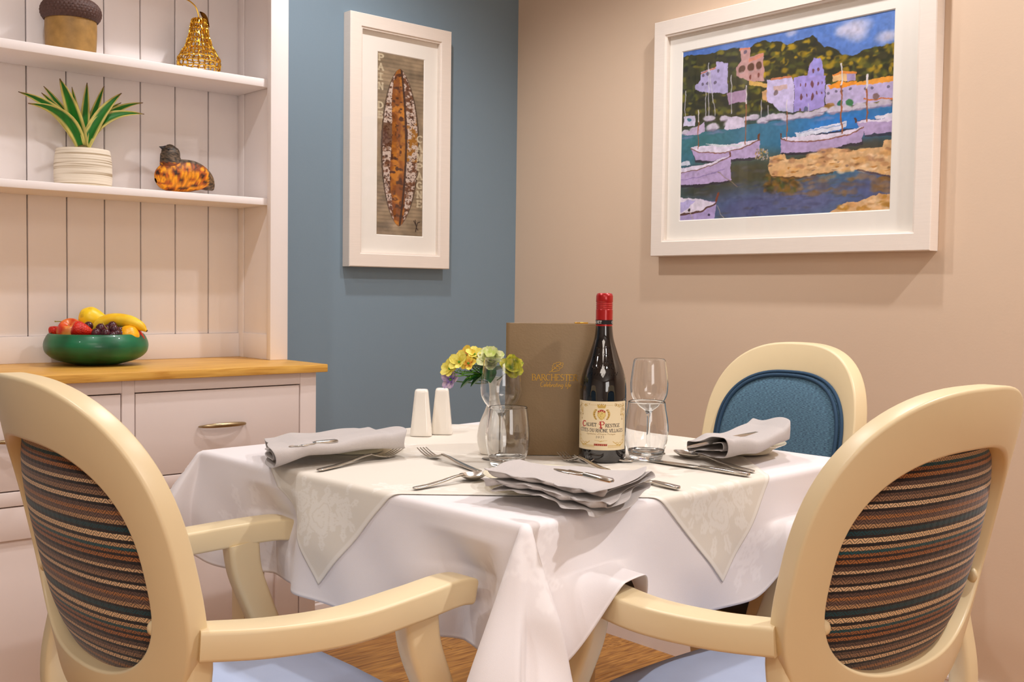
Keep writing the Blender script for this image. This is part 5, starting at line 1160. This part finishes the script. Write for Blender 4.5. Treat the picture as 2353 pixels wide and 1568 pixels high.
for (tx, ty, dy, w, bow) in ((137, 181, -.035, .020, .10), (42, 211, -.01, .015, .22), (65, 238, -.05, .017, .30), (95, 213, .03, .012, .12), (100, 198, .045, .011, .10), (200, 190, .03, .013, .03), (239, 198, .04, .012, .05), (279, 214, -.03, .017, .14), (278, 236, .04, .011, .15), (328, 236, .0, .014, .22), (331, 262, -.045, .017, .32), (165, 200, .05, .010, .03)):
    T_ = Vector(ony((tx, ty), -.105+dy))-Vector((P[0], P[1], S2)); d = T_-crown; hz = Vector((d.x, d.y, 0)); Ln = d.length
    v = []; cl = []; n = 13
    for i in range(n):
        f = i/(n-1); pos = crown+d*f+Vector((0, 0, 1))*bow*Ln*4*f*(1-f)*.55-hz*bow*.5*4*f*(1-f)
        dd = d.normalized(); sd = dd.cross(Vector(-FW)).normalized(); up = sd.cross(dd).normalized()
        ww = w*.92*(math.sin(PI*(.16+.84*f)**.8)**.75 if f < .995 else .02)+.0003
        for j in range(9):
            q = j/4-1; v.append(tuple(pos+sd*q*ww-up*-(1-q*q)*-.22*w)); e = abs(q)
            c = np.array((226, 214, 120)) if e > .7 else (np.array((40, 130, 40)) if e < .6 else np.array((96, 156, 52)))
            if f > .95: c = np.array((110, 60, 40))
            cl.append(c*(.82+.25*random.random()))
    me = MB().grid(np.array(v).reshape(n, 9, 3)).mesh('leaf'); set_col(me, lin(np.array(cl))); o = put('leaf', me, ag, M_AGAVE); sm = o.modifiers.new('t', 'SOLIDIFY'); sm.thickness = .0012
# quail
P, k = at((428, 420), -.10); bd = thing('quail_ornament', 'feathered amber and black quail ornament on the middle shelf', 'ornament', (P[0], P[1], S2))
# body as one swept surface: stations (pixel x, pixel y, half height px, half depth px) from tail to bill
rr = random.Random(2); bmb = MB(); cl = []; na = 30
for stn in ([(489, 437, 3, 5), (482, 429, 13, 18), (468, 416, 26, 27), (448, 407, 35, 32), (425, 404, 38, 35), (402, 405, 37, 34), (380, 409, 32, 28), (365, 413, 21, 18), (358, 415, 6, 5)],
            [(402, 404, 20, 20), (397, 390, 29, 26), (393, 376, 26, 24), (391, 363, 23, 22), (391, 352, 22, 21), (389, 343, 18, 17), (388, 336, 11, 11), (387, 332, 3, 3)]):
    cen = catmull([np.array(ony((a, b), -.10))-np.array((P[0], P[1], S2)) for a, b, _, _ in stn], 6); rad = catmull([(c*k*.97, d*k) for _, _, c, d in stn], 6); nn = len(cen); v = []
    for i in range(nn):
        t = Vector(cen[min(i+1, nn-1)]-cen[max(i-1, 0)]).normalized(); dy = Vector((0, 1, 0)); dy = (dy-t*dy.dot(t)).normalized(); up = t.cross(dy).normalized()
        for a in range(na):
            th = 2*PI*a/na; p_ = Vector(cen[i])+up*math.cos(th)*rad[i][0]+dy*math.sin(th)*rad[i][1]; p_.z = max(p_.z, .0008); v.append(tuple(p_))
            hgt = p_.z/.075; sp_ = math.sin(p_.x*190+p_.z*120)+math.sin(p_.x*90-p_.z*260+p_.y*100)+.8*math.sin(p_.y*300+p_.x*70)
            c = np.array((240, 150, 20)) if sp_ > -.2 else np.array((180, 86, 14))
            if sp_ < -1.2: c = np.array((56, 28, 12))
            if hgt > .80 and rr.random() < .6: c = np.array((128, 62, 20))
            if p_.x > .046: c = np.array((100, 76, 50))*(.5+rr.random())
            c = c*(.78+.4*rr.random())
            if hgt > 1.03: c = np.array((84, 70, 56))*(.35+1.1*rr.random())
            cl.append(c)
    bmb.grid(np.array(v).reshape(nn, na, 3), closev=True)
me = bmb.mesh('body'); set_col(me, lin(np.array(cl))); put('body', me, bd, vcol('feathers', .55, .5, 220))
lo_ = lambda px, y=-.10: tuple(Vector(ony(px, y))-Vector((P[0], P[1], S2)))
M_BEAK = plain('black_beak', (36, 34, 38), .35, var=.1)
MB().tube([lo_((380, 340)), lo_((373, 340)), lo_((366, 337))], [.0075, .0055, .0008], 10, flat=.8).obj('beak', M_BEAK, bd)
MB().lathe([(.0001, .002), (.002, .0012), (.0026, 0), (.002, -.0012), (.0001, -.002)], 10, lo_((387, 343), -.117)).obj('eye', M_BEAK, bd)
# ------------------------------------------------------------------ fruit bowl
bc = onz((222, 838), ZT); k = depth(bc)/CF
bw = thing('fruit_bowl', 'round green frosted glass bowl of fruit on the oak worktop', 'bowl', (bc[0], bc[1], ZT))
RB = 113*k
op = [(.0001, .001), (RB*.34, .0006), (RB*.48, .003), (RB*.78, .013), (RB*.95, .027), (RB, .042), (RB*.99, .055), (RB*.945, .067), (RB*.91, .0725)]
o_ = [(max(1e-4, float(a)), float(b)) for a, b in catmull(op, 6)]; inn = [(max(1e-4, r_-.005), max(z, .006)) for r_, z in reversed(o_)]
MB().lathe(o_+[(o_[-1][0]-.0025, .0735)]+inn, 64).obj('bowl_body', M_GREENGL, bw)
BF = np.array(bc); RIM = ZT+.0735
def fpos(px, off): return Vector(CPOS+ray(px)*(depth((bc[0], bc[1], RIM))+off))
def fruit_mat(n, c1, c2, sc=30, rough=.3, bump=0, lo=.4, hi=.65):
    m, nt, p = nm(n); tc = N(nt, 'ShaderNodeTexCoord'); nz = N(nt, 'ShaderNodeTexNoise'); nz.inputs['Scale'].default_value = sc; nz.inputs['Detail'].default_value = 4; L(nt, tc.outputs['Object'], nz.inputs['Vector'])
    r = N(nt, 'ShaderNodeValToRGB'); r.color_ramp.elements[0].position = lo; r.color_ramp.elements[1].position = hi; r.color_ramp.elements[0].color = (*srgb(*c1), 1); r.color_ramp.elements[1].color = (*srgb(*c2), 1)
    L(nt, nz.outputs[0], r.inputs[0]); L(nt, r.outputs[0], p.inputs['Base Color']); p.inputs['Roughness'].default_value = rough
    if bump:
        vo = N(nt, 'ShaderNodeTexVoronoi'); vo.inputs['Scale'].default_value = 350; L(nt, tc.outputs['Object'], vo.inputs['Vector']); b = N(nt, 'ShaderNodeBump'); b.inputs['Strength'].default_value = bump; b.inputs['Distance'].default_value = .001; L(nt, vo.outputs[0], b.inputs['Height']); L(nt, b.outputs[0], p.inputs['Normal'])
    return m
M_APPLE = fruit_mat('apple_skin', (206, 44, 20), (236, 176, 80), 22); M_STRAW = fruit_mat('strawberry_skin', (196, 26, 10), (222, 50, 14), 60, .35, .8); M_GRAPE = fruit_mat('grape_skin', (52, 18, 30), (100, 44, 52), 50, .25); M_BAN = fruit_mat('banana_skin', (236, 186, 20), (248, 216, 60), 26, .45); M_PEARY = fruit_mat('yellow_pear_skin', (120, 80, 20), (246, 206, 30), 30, .4, 0, .24, .42); M_LEM = fruit_mat('orange_peel', (240, 168, 10), (250, 190, 24), 40, .35, .3)
M_BROWN = plain('brown_stalk', (70, 48, 24), .7, var=.2, vscale=120)
def rotlathe(mb, q): mb.v = [tuple(q @ Vector(p)) for p in mb.v]; return mb
def fruit(name, label, cat, px, off, prof, mat, axis, grp=None, part='flesh', seg=28):
    p = fpos(px, off); t = thing(name, label, cat, tuple(p), 0, grp); q = Vector(axis).normalized().to_track_quat('Z', 'Y').to_matrix()
    rotlathe(MB().lathe([(max(1e-4, float(a)), float(b)) for a, b in catmull(prof, 5)], seg), q).obj(part, mat, t); return t, q
ra = 31*k
t, q = fruit('apple', 'red and yellow apple with a stalk in the green bowl', 'apple', (163, 763), .0, [(.0001, ra*.55), (ra*.25, ra*.72), (ra*.6, ra*.82), (ra*.95, ra*.35), (ra, 0), (ra*.85, -ra*.5), (ra*.5, -ra*.8), (.0001, -ra*.72)], M_APPLE, (-.35, -.45, .8))
e = Vector(fpos((126, 739), -.01))-Vector(t.location); s0 = q @ Vector((0, 0, ra*.55))
MB().tube([tuple(x) for x in catmull([tuple(s0), tuple(s0*.6+e*.45+Vector((0, 0, .004))), tuple(e)], 6)], [.0012]*12+[.0018], 6).obj('stalk', plain('apple_stalk', (150, 140, 50), .6, var=.2), t)
rs = 17*k; SP = [(.0001, rs*1.0), (rs*.75, rs*.85), (rs*.95, rs*.3), (rs*.75, -rs*.5), (rs*.35, -rs*1.25), (.0001, -rs*1.45)]
G = 'strawberries in the green bowl'
fruit('strawberry', 'large strawberry leaning on the apple in the green bowl', 'strawberry', (186, 759), -.045, [(a*1.15, b*1.2) for a, b in SP], M_STRAW, (-.8, .3, .3), G)
fruit('strawberry', 'small strawberry behind the apple at the bowl rim', 'strawberry', (125, 763), .0, [(a*.8, b*.8) for a, b in SP], M_STRAW, (0, 0, 1), G)
fruit('strawberry', 'strawberry beside the orange at the bowl rim', 'strawberry', (311, 770), .0, SP, M_STRAW, (-.6, .3, .5), G)
rp = 26*k
t, q = fruit('pear', 'brown flecked yellow pear on top of the fruit', 'pear', (207, 731), .03, [(.0001, -rp*.95), (rp*.6, -rp*.8), (rp, -rp*.1), (rp*.9, rp*.5), (rp*.62, rp*1.1), (rp*.48, rp*1.6), (rp*.28, rp*1.85), (.0001, rp*1.9)], M_PEARY, (.80, -.55, -.22))
s0 = q @ Vector((0, 0, rp*1.85)); MB().tube([tuple(s0), tuple(s0*1.35)], .0016, 6).obj('stalk', M_BROWN, t)
bt = thing('banana', 'ripe yellow banana lying across the grapes in the bowl', 'banana', tuple(fpos((280, 745), .01)))
bpts = [Vector(fpos(p, o))-Vector(bt.location) for p, o in (((219, 762), .0), ((228, 748), .0), ((248, 738), .0), ((275, 736), .0), ((303, 741), -.005), ((323, 750), -.01), ((333, 758), -.012), ((337, 761), -.012))]
MB().tube([tuple(x) for x in catmull([tuple(b) for b in bpts], 5)], [float(x[0])*k for x in catmull([(9, 0), (14, 0), (15.5, 0), (15.5, 0), (14.5, 0), (11, 0), (5, 0), (3, 0)], 5)], 8).obj('peel', M_BAN, bt, True, 80)
MB().tube([tuple(bpts[-2]), tuple(bpts[-1]*1.02)], [.0035, .0025], 8).obj('banana_tip', M_BROWN, bt)
fruit('orange', 'orange citrus fruit half hidden beneath the banana', 'orange', (296, 772), -.02, [(.0001, 24*k), (15*k, 19*k), (24*k, 0), (15*k, -19*k), (.0001, -24*k)], M_LEM, (.1, 0, 1))
gb = thing('grape_bunch', 'bunch of dark red grapes in the green bowl', 'grapes', tuple(fpos((245, 765), -.04)), 0)
gp = [(221, 766, -.05), (231, 755, -.035), (243, 767, -.055), (258, 750, -.02), (262, 758, -.04), (273, 762, -.03), (249, 755, -.02), (228, 769, -.03), (267, 768, -.045), (277, 770, -.035), (252, 771, -.035), (236, 772, -.045), (258, 773, -.05), (203, 750, -.03)]
gme = MB().lathe([(max(1e-4, 10.5*k*math.sin(a)), 11.5*k*math.cos(a)) for a in np.linspace(0, PI, 12)], 18).mesh('grape'); gme.materials.append(M_GRAPE)
for x, y, o in gp: g = put('grape', gme, gb); g.location = Vector(fpos((x, y), o))-Vector(gb.location); g.rotation_euler = (random.random(), random.random(), 0)
MB().tube([tuple(Vector(fpos(p, o))-Vector(gb.location)) for p, o in (((236, 742), -.03), ((240, 750), -.035), ((250, 760), -.03), ((275, 765), -.04))], .0012, 6).obj('stalk', plain('grape_stalk', (170, 140, 50), .6, var=.2), gb)
# string hanging under the cloth and the cloth label of the blue padded chair are parts of the chair
lp_ = rear.matrix_basis.inverted() @ Vector(ony((1803, 1440), -1.40))
lab = MB().box((lp_[0]-.001, lp_[1]-.012, lp_[2]-.03), (lp_[0]+.0, lp_[1]+.012, lp_[2]+.03)).obj('care_label', M_PAGE, rear)
